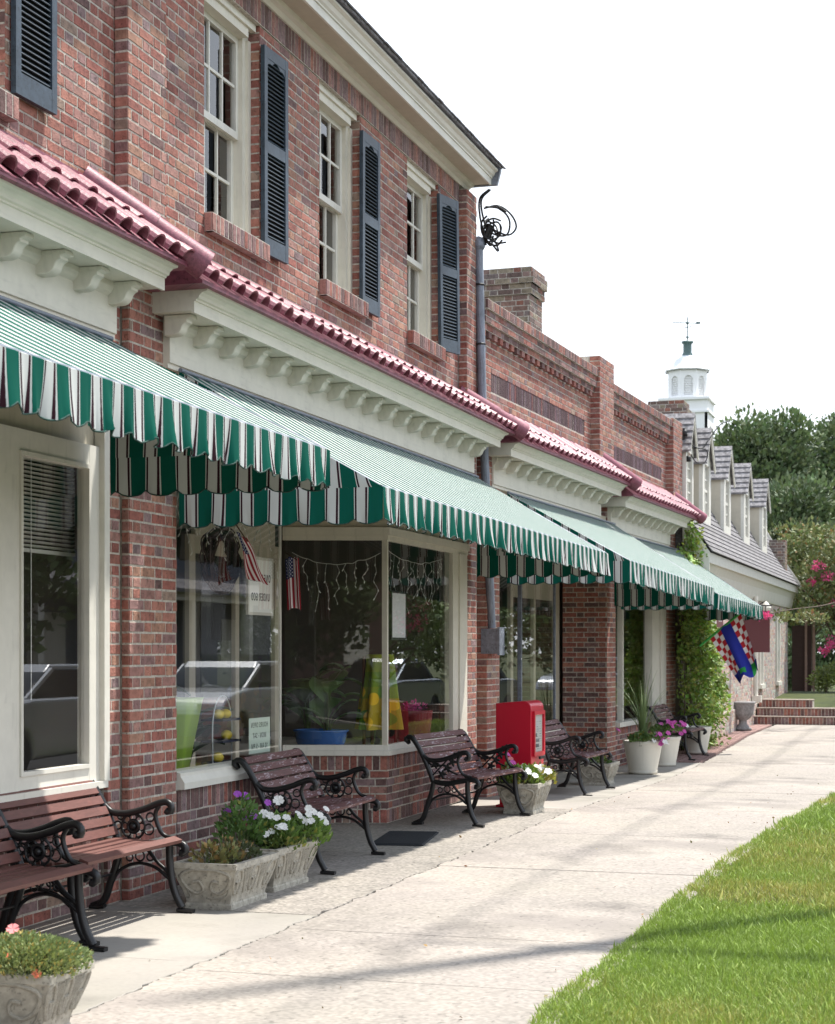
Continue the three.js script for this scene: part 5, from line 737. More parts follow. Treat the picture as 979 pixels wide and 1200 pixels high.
// climbing vine on the last pier
{
  const r = rng(630), v = thing('climbing_vine', 'leafy green vine climbing the last brick pier beside the flag', 'vine', [0.55, -0.14, 28.9], -BETA), items = [], stems = [];
  const cols = 13; for (let k = 0; k < cols; k++) { const s0 = lerp(-0.15, 1.15, r()), top = k < 3 ? 3.75 : 2.1 + r() * 0.9, pts = []; for (let i = 0; i <= 6; i++) pts.push(V(0.05 + r() * 0.12 + 0.05 * Math.sin(i), top * i / 6, s0 + (r() - 0.5) * 0.3)); stems.push(tube(pts, 0.009, 24, 5)); }
  const add = (y, s, w, n) => { const cx = 0.08 + r() * w, tone = 0.65 + r() * 0.7, cr = 0.1 + r() * 0.13; for (let i = 0; i < n; i++) { const e = rv(r), q = cr * Math.pow(r(), 0.4); items.push({ p: V(Math.max(0.03, cx + 0.03 + e.x * q), y + e.y * q * 1.2, s + e.z * q), d: new THREE.Vector3(0.7, -0.6, 0.25).add(rv(r).multiplyScalar(0.9)), roll: r() * 6.28, size: 0.075 * (0.6 + r() * 0.8), c: [tone * (0.8 + r() * 0.5), tone * (0.8 + r() * 0.4), tone * (0.7 + r() * 0.5)] }); } };
  for (let k = 0; k < 330; k++) { const y = 0.1 + 2.65 * Math.pow(r(), 0.85); add(y, lerp(-0.25, 1.45, r()), 0.2 + 0.24 * Math.exp(-Math.pow((y - 1.0) / 0.9, 2)), 34); }
  for (let k = 0; k < 46; k++) add(2.75 + r() * 1.05, lerp(-0.35, 0.7, r()), 0.16, 26);
  for (let k = 0; k < 26; k++) add(0.1 + r() * 1.0, lerp(0.2, 1.2, r()), 0.45, 20);
  leafMass('leaves', items, leafMat([0.22, 0.33, 0.06], 0.4), v); mesh('stems', stems, M.bark, v);
}
// ---------- newspaper box ----------
{
  const n = thing('newspaper_box', 'red metal newspaper vending box beside the grey conduit', 'newspaper box', [0.66, 0, 17.45], -0.04), red = std([0.52, 0.008, 0.03], { roughness: 0.32 }), w = 0.24;
  const sh = new THREE.Shape(); sh.moveTo(-0.12, 0.40); sh.lineTo(0.24, 0.40); sh.lineTo(0.24, 1.0); sh.quadraticCurveTo(0.24, 1.07, 0.17, 1.075); sh.lineTo(-0.12, 1.05); sh.closePath();
  const g1 = new THREE.ExtrudeGeometry(sh, { depth: 0.46, bevelEnabled: true, bevelSize: 0.008, bevelThickness: 0.008, bevelSegments: 2 }); g1.translate(0, 0, -0.23); mesh('cabinet', g1, red, n);
  mesh('pedestal', [box(-0.10, 0.18, 0.02, 0.395, -0.19, 0.19)], red, n);
  mesh('base_plate', box(-0.13, 0.24, 0.0, 0.02, -0.23, 0.23), red, n);
  mesh('window_frame', [box(0.249, 0.275, 0.52, 0.56, -0.2, 0.2), box(0.249, 0.275, 0.94, 0.98, -0.2, 0.2), box(0.249, 0.275, 0.56, 0.94, -0.2, -0.165), box(0.249, 0.275, 0.56, 0.94, 0.165, 0.2)], red, n);
  const c = document.createElement('canvas'); c.width = 256; c.height = 256; const x = c.getContext('2d'); x.fillStyle = '#a9aca4'; x.fillRect(0, 0, 256, 256); const rr = rng(640); for (let i = 0; i < 42; i++) { const k = Math.floor(60 + rr() * 120); x.fillStyle = `rgb(${k},${k},${k})`; if (i < 6) x.fillRect(10 + rr() * 120, 20 + i * 36, 60 + rr() * 50, 26); else x.fillRect(8 + (i % 3) * 82, 14 + Math.floor(i / 3) * 17, 40 + rr() * 30, 3); } const ct = new THREE.CanvasTexture(c); ct.colorSpace = THREE.SRGBColorSpace;
  const paper = mesh('front_page', new THREE.PlaneGeometry(0.33, 0.38), new THREE.MeshStandardMaterial({ map: ct, roughness: 0.9 }), n); paper.rotation.y = Math.PI / 2; paper.position.set(0.252, 0.75, 0);
  mesh('coin_panel', [box(0.181, 0.20, 0.06, 0.36, -0.15, 0.15)], red, n); mesh('notice', box(0.2005, 0.203, 0.14, 0.32, -0.13, -0.02), M.paper, n); mesh('handle', bar(V(0.29, 0.5, -0.07), V(0.29, 0.5, 0.07), 0.02, 0.03), M.black, n);
}
// black rubber mat
{ const m = thing('rubber_mat', 'black ribbed rubber mat lying before the bay window', 'mat', [0.565, 0, 14.05], 0.16); mesh('base', box(-0.22, 0.22, 0, 0.012, -0.5, 0.5), M.rubber, m); for (let i = 0; i < 15; i++) mesh('rib', box(-0.21, 0.21, 0.012, 0.019, -0.48 + i * 0.066, -0.48 + i * 0.066 + 0.036), M.rubber, m); }
// stone urn
{ const u = thing('stone_urn', 'grey stone garden urn on the red brick paving', 'urn', [1.0, 0.03, 34.4]); mesh('body', lathe([[0, 0], [0.17, 0], [0.17, 0.05], [0.13, 0.07], [0.08, 0.14], [0.08, 0.2], [0.15, 0.25], [0.2, 0.33], [0.215, 0.47], [0.23, 0.52], [0.25, 0.54], [0.24, 0.57], [0.2, 0.56]], 24), std([0.42, 0.40, 0.40], { map: grainMap, roughness: 0.9 }), u); mesh('soil', lathe([[0, 0.53], [0.21, 0.53]], 16), M.soil, u); }
// conduit, meter box and cable bundle at the party wall
{
  const c = thing('electrical_conduit', 'grey conduit pipe running down the party wall to a small box', 'conduit', [0.08, 0, 18.42]), r = rng(650);
  mesh('pipe', [rod(V(-0.02, 4.33, -0.02), V(-0.06, 6.0, -0.02), 0.048, 14), rod(V(-0.02, 4.33, -0.02), V(0.0, 1.85, 0.3), 0.048, 14), rod(V(-0.06, 6.0, 0.06), V(-0.05, 4.4, 0.06), 0.02, 8)], M.greyMetal, c);
  mesh('clamp', [5.6, 4.95].map(y => new THREE.TorusGeometry(0.051, 0.012, 6, 18).rotateX(Math.PI / 2).translate(-0.035 - (y - 4.33) * 0.012, y, 0.02)), M.black, c);
  mesh('junction_box', [box(-0.10, 0.09, 1.56, 1.84, 0.22, 0.42), box(0.09, 0.115, 1.545, 1.855, 0.21, 0.43)], M.greyMetal, c);
  mesh('weather_head', lathe([[0.05, 0], [0.075, 0.04], [0.07, 0.12], [0.0, 0.16]], 12).translate(-0.06, 5.98, 0.02), M.greyMetal, c);
  const b = thing('cable_bundle', 'tangle of black looped cables under the eave corner', 'cables', [0.06, 6.22, 18.4]); b.scale.setScalar(0.86);
  const loops = [[[0.12, 0.46, -0.1], [0.0, 0.36, -0.1], [-0.03, 0.15, 0], [0.03, -0.1, 0], [0.05, -0.22, 0]], [[0.13, 0.46, -0.08], [0.02, 0.34, -0.1], [0.02, 0.1, 0], [0.08, -0.12, 0.1]], [[0.02, 0.25, 0], [0.2, 0.28, 0.05], [0.36, 0.16, 0.1], [0.42, 0.0, 0.1], [0.34, -0.1, 0.05], [0.2, -0.06, 0], [0.1, 0.0, 0]], [[0.04, 0.27, 0], [0.22, 0.24, 0.05], [0.33, 0.1, 0.1], [0.3, -0.08, 0.1], [0.18, -0.08, 0.1], [0.12, 0.02, 0]], [[0.1, 0.05, 0], [0.2, 0.06, 0], [0.25, -0.02, 0], [0.2, -0.1, 0], [0.1, -0.06, 0]], [[0.06, -0.05, 0], [0.16, -0.18, 0.05], [0.2, -0.3, 0.05], [0.12, -0.2, 0]], [[0.1, -0.15, 0], [0.2, -0.2, 0.02], [0.3, -0.19, 0.05]], [[0.02, 0.0, 0], [0.05, -0.16, 0.02], [0.1, -0.22, 0.05], [0.14, -0.1, 0.02]]];
  for (let k = 0; k < 5; k++) { const cx = 0.02 + r() * 0.16, cy = -0.16 + r() * 0.26, R = 0.05 + r() * 0.09, a0 = r() * 6.28, pts = []; for (let i = 0; i < 7; i++) { const a = a0 + i * 0.75; pts.push([cx + Math.cos(a) * R, cy + Math.sin(a) * R * 1.2, (r() - 0.5) * 0.12]); } loops.push(pts); }
  for (const l of loops) mesh('cable', tube(l.map(p => V(...p)), 0.0125, 30, 6), M.black, b);
  mesh('connector', [rod(V(0.02, -0.16, 0), V(0.1, 0.02, 0), 0.035), rod(V(0.07, -0.14, 0.02), V(0.13, 0.0, 0.02), 0.03), rod(V(0.19, 0.27, 0.05), V(0.29, 0.2, 0.08), 0.024)], M.black, b);
  const k = thing('cable_rack', 'small black insulators with drooping wires at the end of the brick parapet', 'insulators', [0.62, 4.6, 29.4]); for (let i = 0; i < 3; i++) mesh('insulator', lathe([[0.02, 0], [0.05, 0.01], [0.035, 0.04], [0.05, 0.06], [0.03, 0.1], [0, 0.1]], 10).translate(0.03 * i, 0.62 - i * 0.22, 0), M.black, k); mesh('wire', tube([V(0.02, 0.5, 0), V(0.25, 0.42, 0.2), V(0.34, 0.55, 0.3), V(0.5, 0.85, 0.6), V(0.62, 0.98, 1)], 0.012, 30, 5), M.black, k); mesh('wire', tube([V(0.04, 0.4, 0), V(0.2, 0.16, 0.1), V(0.32, 0.2, 0.2), V(0.34, 0.38, 0.2), V(0.1, 0.43, 0.1)], 0.010, 30, 5), M.black, k); mesh('bracket', box(-0.1, 0.0, 0.1, 0.75, -0.02, 0.02), M.black, k);
}

// ---------- things in the shop windows ----------
function board(name, label, category, w, h, draw, pos, turn, frameMat) {
  const g = thing(name, label, category, pos, turn), c = document.createElement('canvas'); c.width = Math.round(512 * Math.min(1, w / h)); c.height = Math.round(512 * Math.min(1, h / w)); const x = c.getContext('2d'); draw(x, c.width, c.height); const t = new THREE.CanvasTexture(c); t.colorSpace = THREE.SRGBColorSpace; t.anisotropy = 4;
  const p = mesh('face', new THREE.PlaneGeometry(w, h), new THREE.MeshStandardMaterial({ map: t, roughness: 0.7, side: THREE.DoubleSide }), g); p.rotation.y = Math.PI / 2; p.position.x = 0.008;
  if (frameMat) mesh('frame', [box(-0.008, 0.012, h / 2, h / 2 + 0.022, -w / 2 - 0.022, w / 2 + 0.022), box(-0.008, 0.012, -h / 2 - 0.022, -h / 2, -w / 2 - 0.022, w / 2 + 0.022), box(-0.008, 0.012, -h / 2, h / 2, -w / 2 - 0.022, -w / 2), box(-0.008, 0.012, -h / 2, h / 2, w / 2, w / 2 + 0.022), box(-0.008, 0.002, -h / 2, h / 2, -w / 2, w / 2)], frameMat, g);
  return g;
}
{
  const mirror = (x, w) => { x.translate(w, 0); x.scale(-1, 1); };
  board('window_sign', 'white framed sign with mirrored black lettering between the two small flags', 'sign', 0.46, 0.40, (x, w, h) => { x.fillStyle = '#f4f4ef'; x.fillRect(0, 0, w, h); mirror(x, w); x.fillStyle = '#1a1a1c'; x.font = 'bold 92px sans-serif'; x.textAlign = 'center'; x.save(); x.scale(0.78, 1); x.fillText('ONE NATION', w / 2 / 0.78, h * 0.42, 600); x.fillText('UNDER GOD', w / 2 / 0.78, h * 0.78, 560); x.restore(); }, [-0.07, 2.09, 12.37], 0, M.white);
  board('hours_sign', 'pale green opening-hours card with mirrored lettering on the shop window ledge', 'sign', 0.42, 0.27, (x, w, h) => { x.fillStyle = '#b9c9bb'; x.fillRect(0, 0, w, h); mirror(x, w); x.fillStyle = '#2c3330'; x.textAlign = 'center'; x.font = 'bold 66px sans-serif'; x.fillText('HOURS OPEN', w / 2, h * 0.27, w * 0.9); x.fillText('MON - SAT', w / 2, h * 0.57, w * 0.8); x.fillText('10 AM - 5 PM', w / 2, h * 0.87, w * 0.9); }, [-0.07, 0.95, 12.35], 0);
  board('window_notice', 'blank white notice taped inside the right bay window', 'notice', 0.42, 0.42, (x, w, h) => { x.fillStyle = '#dedfe2'; x.fillRect(0, 0, w, h); }, [-0.05, 1.93, 15.75], 0, M.black);
  // small national flags on sticks
  function flag(label, pos, drape, w, h) {
    const g = thing('small_flag', label, 'flag', pos, 0, 'small striped flags in the window'), c = document.createElement('canvas'); c.width = 256; c.height = 160; const x = c.getContext('2d'); for (let i = 0; i < 13; i++) { x.fillStyle = i % 2 ? '#d9d2d2' : '#8e1f2d'; x.fillRect(0, i * 160 / 13, 256, 160 / 13 + 1); } x.fillStyle = '#1c2650'; x.fillRect(0, 0, 104, 86); x.fillStyle = '#dcdce4'; for (let r = 0; r < 9; r++) for (let k = 0; k < (r % 2 ? 5 : 6); k++) { x.beginPath(); x.arc(10 + k * 17 + (r % 2 ? 8 : 0), 8 + r * 8.8, 3, 0, 7); x.fill(); } const t = new THREE.CanvasTexture(c); t.colorSpace = THREE.SRGBColorSpace;
    mesh('cloth', sheet(28, 24, drape, (u, v) => [u, 1 - v]), new THREE.MeshStandardMaterial({ map: t, roughness: 0.9, side: THREE.DoubleSide }), g); mesh('stick', rod(drape(0, 0).add(new THREE.Vector3(0, 0.05, 0)), drape(0, 1).add(new THREE.Vector3(0, -0.02, 0)), 0.005, 6), M.bark, g); return g;
  }
  // the fly hangs down: u runs down the fly, v across the hoist
  flag('small striped flag hanging diagonally, left of the mirrored sign', [0.02, 2.46, 11.72], (u, v) => V(0.02 + 0.10 * v * (0.5 + u) + 0.015 * Math.sin(v * 9 + u * 3), -0.33 * u - 0.05 * v + 0.0, 0.20 * u + 0.08 * v - 0.06 + 0.02 * Math.sin(u * 6)));
  flag('small striped flag hanging straight at the glass corner, right of the mirrored sign', [0.03, 2.33, 12.68], (u, v) => V(0.13 * v - 0.02 + 0.02 * u, -0.40 * u - 0.03 * Math.abs(v - 0.5), 0.03 * Math.sin(v * 11 + 0.6)));
  // twig wreath
  const wr = thing('twig_wreath', 'dark grapevine wreath hanging in the left shop window', 'wreath', [-0.25, 2.28, 12.05]), r = rng(700), tw = []; for (let k = 0; k < 26; k++) { const pts = [], R = 0.2 + r() * 0.09, o = r() * 6; for (let i = 0; i < 12; i++) { const a = i / 12 * 6.28; pts.push(V((r() - 0.5) * 0.1, Math.sin(a) * (R + (r() - 0.5) * 0.04) * 0.85, Math.cos(a) * (R + (r() - 0.5) * 0.05))); } tw.push(tube(pts, 0.007, 36, 4, true)); } mesh('twigs', tw, std([0.06, 0.035, 0.03]), wr).userData.kind = 'stuff';
  // strings of icicle lights
  function icicles(label, a, b, y, n, drop, seed) { const g = thing('string_lights', label, 'string lights', [a[0], y, a[1]], 0, 'icicle light strings in the shop windows'), rr = rng(seed), wire = [], bulbs = []; const at = (t) => V(lerp(0, b[0] - a[0], t), -0.10 * 4 * t * (1 - t), lerp(0, b[1] - a[1], t)); const main = []; for (let i = 0; i <= 16; i++) main.push(at(i / 16).add(new THREE.Vector3(0, (rr() - 0.5) * 0.02, 0))); wire.push(tube(main, 0.003, 48, 4)); for (let i = 0; i < n; i++) { const t = (i + 0.5) / n, p = at(t), l = drop * (0.4 + rr() * 0.6), pts = [p.clone()]; for (let k = 1; k <= 5; k++) { const q = p.clone().add(new THREE.Vector3((rr() - 0.5) * 0.05, -l * k / 5, (rr() - 0.5) * 0.07)); pts.push(q); bulbs.push(rod(q, q.clone().add(new THREE.Vector3((rr() - 0.5) * 0.03, -0.02, (rr() - 0.5) * 0.03)), 0.004, 5)); } wire.push(tube(pts, 0.0022, 14, 3)); } mesh('wire', wire, std([0.62, 0.62, 0.58]), g); mesh('bulbs', bulbs, std([0.85, 0.85, 0.80], { roughness: 0.2 }), g).userData.kind = 'stuff'; return g; }
  icicles('white icicle lights across the splayed bay pane', [-0.86, 15.06], [-0.08, 15.31], 2.5, 9, 0.5, 711);
  icicles('white icicle lights across the street-side bay pane', [-0.08, 15.4], [-0.08, 17.35], 2.56, 15, 0.5, 712);
  icicles('white icicle lights tangled above the wreath in the left window', [-0.08, 10.9], [-0.08, 12.6], 2.74, 13, 0.45, 713);
  // green tapered pot, wire stand with lemons, leafy plants
  const lime = std([0.26, 0.42, 0.05], { roughness: 0.4 }), gp = thing('lime_pot', 'tall lime green tapered pot behind the brick pier edge', 'pot', [-0.32, 0.64, 11.42]); mesh('body', lathe([[0, 0], [0.07, 0], [0.2, 0.6], [0.21, 0.62], [0.18, 0.62], [0.16, 0.58]], 4).rotateY(Math.PI / 4).toNonIndexed(), lime, gp);
  const st = thing('wire_stand', 'arched wire tier stand on the window ledge', 'stand', [-0.24, 0.64, 12.05]), wm = std([0.55, 0.58, 0.58], { roughness: 0.4, metalness: 0.5 }); mesh('hoop', [tube([V(0, 0, -0.17), V(0, 0.45, -0.17), V(0, 0.58, -0.1), V(0, 0.62, 0), V(0, 0.58, 0.1), V(0, 0.45, 0.17), V(0, 0, 0.17)], 0.006, 40, 5)], wm, st); const shelfMat = std([0.02, 0.025, 0.05]); for (const y of [0.12, 0.28, 0.44]) mesh('shelf', box(-0.1, 0.08, y - 0.008, y + 0.008, -0.165, 0.165), shelfMat, st);
  const lemon = std([0.72, 0.55, 0.05], { roughness: 0.5 }), lg = new THREE.SphereGeometry(0.042, 14, 10); lg.scale(1, 0.9, 1.25); let ln = 0; for (const [y, s, lab] of [[0.48, -0.07, 'left lemon on the top shelf of the wire stand'], [0.48, 0.06, 'right lemon on the top shelf of the wire stand'], [0.32, 0.08, 'single lemon on the middle shelf of the wire stand'], [0.16, -0.08, 'lemon on the bottom shelf of the wire stand']]) { const m = mesh(numbered('lemon'), lg, lemon, scene); m.position.set(-0.24, 0.64 + y, -(12.05 + s)); tag(m, lab, 'lemon', 'lemons on the wire stand'); }
  function bigLeaves(label, pos, n, len, seed, spread, col) { const g = thing('leafy_house_plant', label, 'plant', pos), rr = rng(seed), lf = leafMat(col, 0.3); for (let i = 0; i < n; i++) { const a = rr() * 6.28, l = len * (0.7 + rr() * 0.5), w = l * 0.2, d = new THREE.Vector3(Math.cos(a), 0, Math.sin(a)), out = spread * (0.5 + rr() * 0.6), h = 0.2 + rr() * len * 0.8; const spine = (t) => new THREE.Vector3(d.x * out * (0.2 + t), h + l * (0.6 * t - 0.75 * t * t * out * 2), d.z * out * (0.2 + t)); mesh('leaf', sheet(6, 10, (u, v) => { const p = spine(v), k = Math.sin(Math.PI * Math.min(1, v * 0.98 + 0.02)) * w * (u - 0.5) * 2; return new THREE.Vector3(p.x - d.z * k, p.y - Math.abs(u - 0.5) * 0.03, p.z + d.x * k); }), lf, g); mesh('stem', tube([new THREE.Vector3(0, 0, 0), new THREE.Vector3(d.x * out * 0.1, h * 0.6, d.z * out * 0.1), spine(0)], 0.006, 8, 5), stemMat, g); } return g; }
  bigLeaves('dark broad-leaved plant behind the wire stand', [-0.55, 0.64, 12.1], 9, 0.42, 721, 0.3, [0.05, 0.10, 0.04]); bigLeaves('green broad-leaved plant standing in the blue basin', [-0.72, 0.66, 15.62], 11, 0.55, 722, 0.3, [0.12, 0.22, 0.06]);
  bigLeaves('tall green plant at the back of the bay window', [-1.1, 0.66, 16.1], 14, 0.7, 723, 0.36, [0.11, 0.20, 0.06]); bigLeaves('arching plant beside the draped cloth', [-0.55, 0.66, 16.5], 10, 0.5, 724, 0.32, [0.14, 0.24, 0.05]); bigLeaves('plant behind the lime green pot', [-0.7, 0.66, 11.5], 12, 0.6, 725, 0.34, [0.08, 0.15, 0.05]);
  const bs = thing('blue_basin', 'blue glazed basin on the bay window ledge', 'basin', [-0.74, 0.645, 15.5]); mesh('body', lathe([[0, 0], [0.2, 0], [0.24, 0.1], [0.255, 0.2], [0.27, 0.205], [0.27, 0.225], [0.24, 0.225], [0.225, 0.12], [0, 0.04]], 36).scale(1.0, 0.9, 0.8), std([0.06, 0.16, 0.42], { roughness: 0.25 }), bs);
  const ck = thing('draped_cloth', 'yellow and lime green cloth draped over a stand in the bay window', 'cloth', [-0.30, 0.64, 15.95]); const cc = document.createElement('canvas'); cc.width = cc.height = 256; { const x = cc.getContext('2d'); x.fillStyle = '#7f8c1e'; x.fillRect(0, 0, 256, 256); x.fillStyle = '#6b861e'; x.fillRect(0, 60, 256, 50); x.fillStyle = '#ab9420'; x.fillRect(0, 150, 256, 106); const rr = rng(730); for (let i = 0; i < 16; i++) { x.fillStyle = i % 2 ? '#e0b520' : '#5d8a1e'; x.beginPath(); x.arc(rr() * 256, 120 + rr() * 130, 10 + rr() * 14, 0, 7); x.fill(); } } const kt = new THREE.CanvasTexture(cc); kt.colorSpace = THREE.SRGBColorSpace;
  mesh('cloth', sheet(60, 24, (u, v) => { const a = u * Math.PI * 2, R = 0.13 + 0.07 * v + 0.04 * v * Math.sin(a * 9) + 0.025 * v * Math.sin(a * 4 + 1); return new THREE.Vector3(Math.cos(a) * R, 0.92 - 0.72 * v, Math.sin(a) * R * 1.3); }, (u, v) => [u * 2, 1 - v]), new THREE.MeshStandardMaterial({ map: kt, roughness: 0.9, side: THREE.DoubleSide }), ck); mesh('cloth_top', new THREE.CircleGeometry(0.13, 30).rotateX(-Math.PI / 2).scale(1, 1, 1.3).translate(0, 0.92, 0), lime, ck); for (const [x, z] of [[0.12, 0.12], [-0.12, 0.12], [0.12, -0.12], [-0.12, -0.12]]) mesh('leg', rod(new THREE.Vector3(x, 0, z), new THREE.Vector3(x, 0.9, z), 0.018), std([0.09, 0.04, 0.02]), ck);
  const rd = thing('red_planter_box', 'dark red box with magenta flowers at the right end of the bay window', 'planter', [-0.28, 0.645, 17.0]); mesh('body', lathe([[0, 0], [0.15, 0], [0.19, 0.34], [0.165, 0.34], [0.15, 0.28], [0, 0.28]], 24), std([0.22, 0.015, 0.02], { roughness: 0.5 }), rd); leafMass('flowers', clumps(rng(740), V(0, 0.37, 0), new THREE.Vector3(0.14, 0.05, 0.14), 10, 20, 0.05, 0.03, () => [1, 1, 1]), petals.magenta, rd);
  // venetian blind in the first window
  const vb = thing('window_blind', 'half-raised venetian blind inside the leftmost shop window', 'blind', [-0.3, 2.2, 9.2]), vs = box(-0.012, 0.012, -0.001, 0.001, -0.42, 0.66); vs.rotateZ(0.5); for (let i = 0; i < 22; i++) { const m = mesh('slat', vs, std([0.5, 0.5, 0.46]), vb); m.position.y = 0.03 + i * 0.026; } mesh('bottom_rail', box(-0.014, 0.014, -0.01, 0.012, -0.42, 0.66), std([0.5, 0.5, 0.46]), vb); mesh('cord', rod(V(0.02, -0.9, 0.1), V(0.02, 0.6, 0.1), 0.003, 4), M.paper, vb);
}
// ---------- flag on a green pole and hanging sign by the last awning ----------
{
  const f = thing('garden_flag', 'blue and green flag with red and white checks hanging from a green pole', 'flag', [1.15, 1.80, 28.55]), green = std([0.04, 0.32, 0.06], { roughness: 0.7, side: THREE.DoubleSide });
  mesh('pole', rod(V(-0.16, -0.13, 0.0), V(0.56, 0.455, 0.0), 0.02, 10), green, f);
  const c = document.createElement('canvas'); c.width = 256; c.height = 256; const x = c.getContext('2d'); x.fillStyle = '#16248a'; x.fillRect(0, 0, 256, 256); const chk = (x0, n, m) => { for (let j = 0; j < m; j++) for (let i = 0; i < n; i++) { x.fillStyle = (i + j) % 2 ? '#e8e6e6' : '#b3202c'; x.fillRect(x0 + i * 30, j * 28, 30, 28); } }; chk(0, 3, 8); chk(166, 3, 8); x.fillStyle = '#1f8a3a'; x.fillRect(90, 222, 40, 20); x.fillRect(166, 224, 50, 32); x.fillStyle = '#16248a'; x.fillRect(0, 224, 90, 32); x.fillRect(216, 224, 40, 32); x.fillRect(90, 242, 76, 14);
  const t = new THREE.CanvasTexture(c); t.colorSpace = THREE.SRGBColorSpace;
  const q = [[0, 0], [0.5, 0.41], [0.82, -0.44], [0.42, -0.70]];
  mesh('cloth', sheet(36, 36, (u, v) => { const top = [lerp(q[0][0], q[1][0], u), lerp(q[0][1], q[1][1], u)], bot = [lerp(q[3][0], q[2][0], u), lerp(q[3][1], q[2][1], u)], fold = Math.sin(u * 9.5 + 0.6) * (0.02 + 0.09 * v), cut = v > 0.9 ? 0.10 * Math.abs(Math.sin(u * 7.5)) * (v - 0.9) * 10 : 0; return V(lerp(top[0], bot[0], v) + Math.cos(u * 9.5) * 0.03 * v, lerp(top[1], bot[1], v) - cut, fold); }, (u, v) => [u, 1 - v]), new THREE.MeshStandardMaterial({ map: t, roughness: 0.85, side: THREE.DoubleSide }), f);
  const s = thing('hanging_sign', 'maroon hanging sign board on the pale brick house', 'sign', [0.86, 1.56, 34.0]); mesh('panel', box(0.2, 0.70, 0.0, 0.80, -0.02, 0.02), M.maroon, s); mesh('bracket', [rod(V(0, 0.9, 0), V(0.74, 0.9, 0), 0.015), rod(V(0.3, 0.8, 0), V(0.3, 0.9, 0), 0.008), rod(V(0.62, 0.8, 0), V(0.62, 0.9, 0), 0.008)], M.black, s);
  const s2 = thing('door_sign', 'small maroon sign with white strokes partly hidden by the green flag pole', 'sign', [0.855, 2.0, 31.5]); mesh('panel', box(0, 0.02, 0, 0.4, 0, 0.9), M.maroon, s2); for (const k of [0.3, 0.42, 0.6]) mesh('stroke', box(0.02, 0.024, 0.12, 0.28, k, k + 0.04), M.paper, s2);
  const l = thing('wall_lantern', 'small white wall lantern under the far eave', 'lantern', [0.86, 2.3, 38.6]); mesh('body', lathe([[0.03, 0], [0.08, 0.03], [0.11, 0.22], [0.12, 0.24], [0.05, 0.34], [0, 0.38]], 8).translate(0.14, 0, 0), M.white, l); mesh('arm', rod(V(0, 0.3, 0), V(0.14, 0.38, 0), 0.012), M.black, l);
}
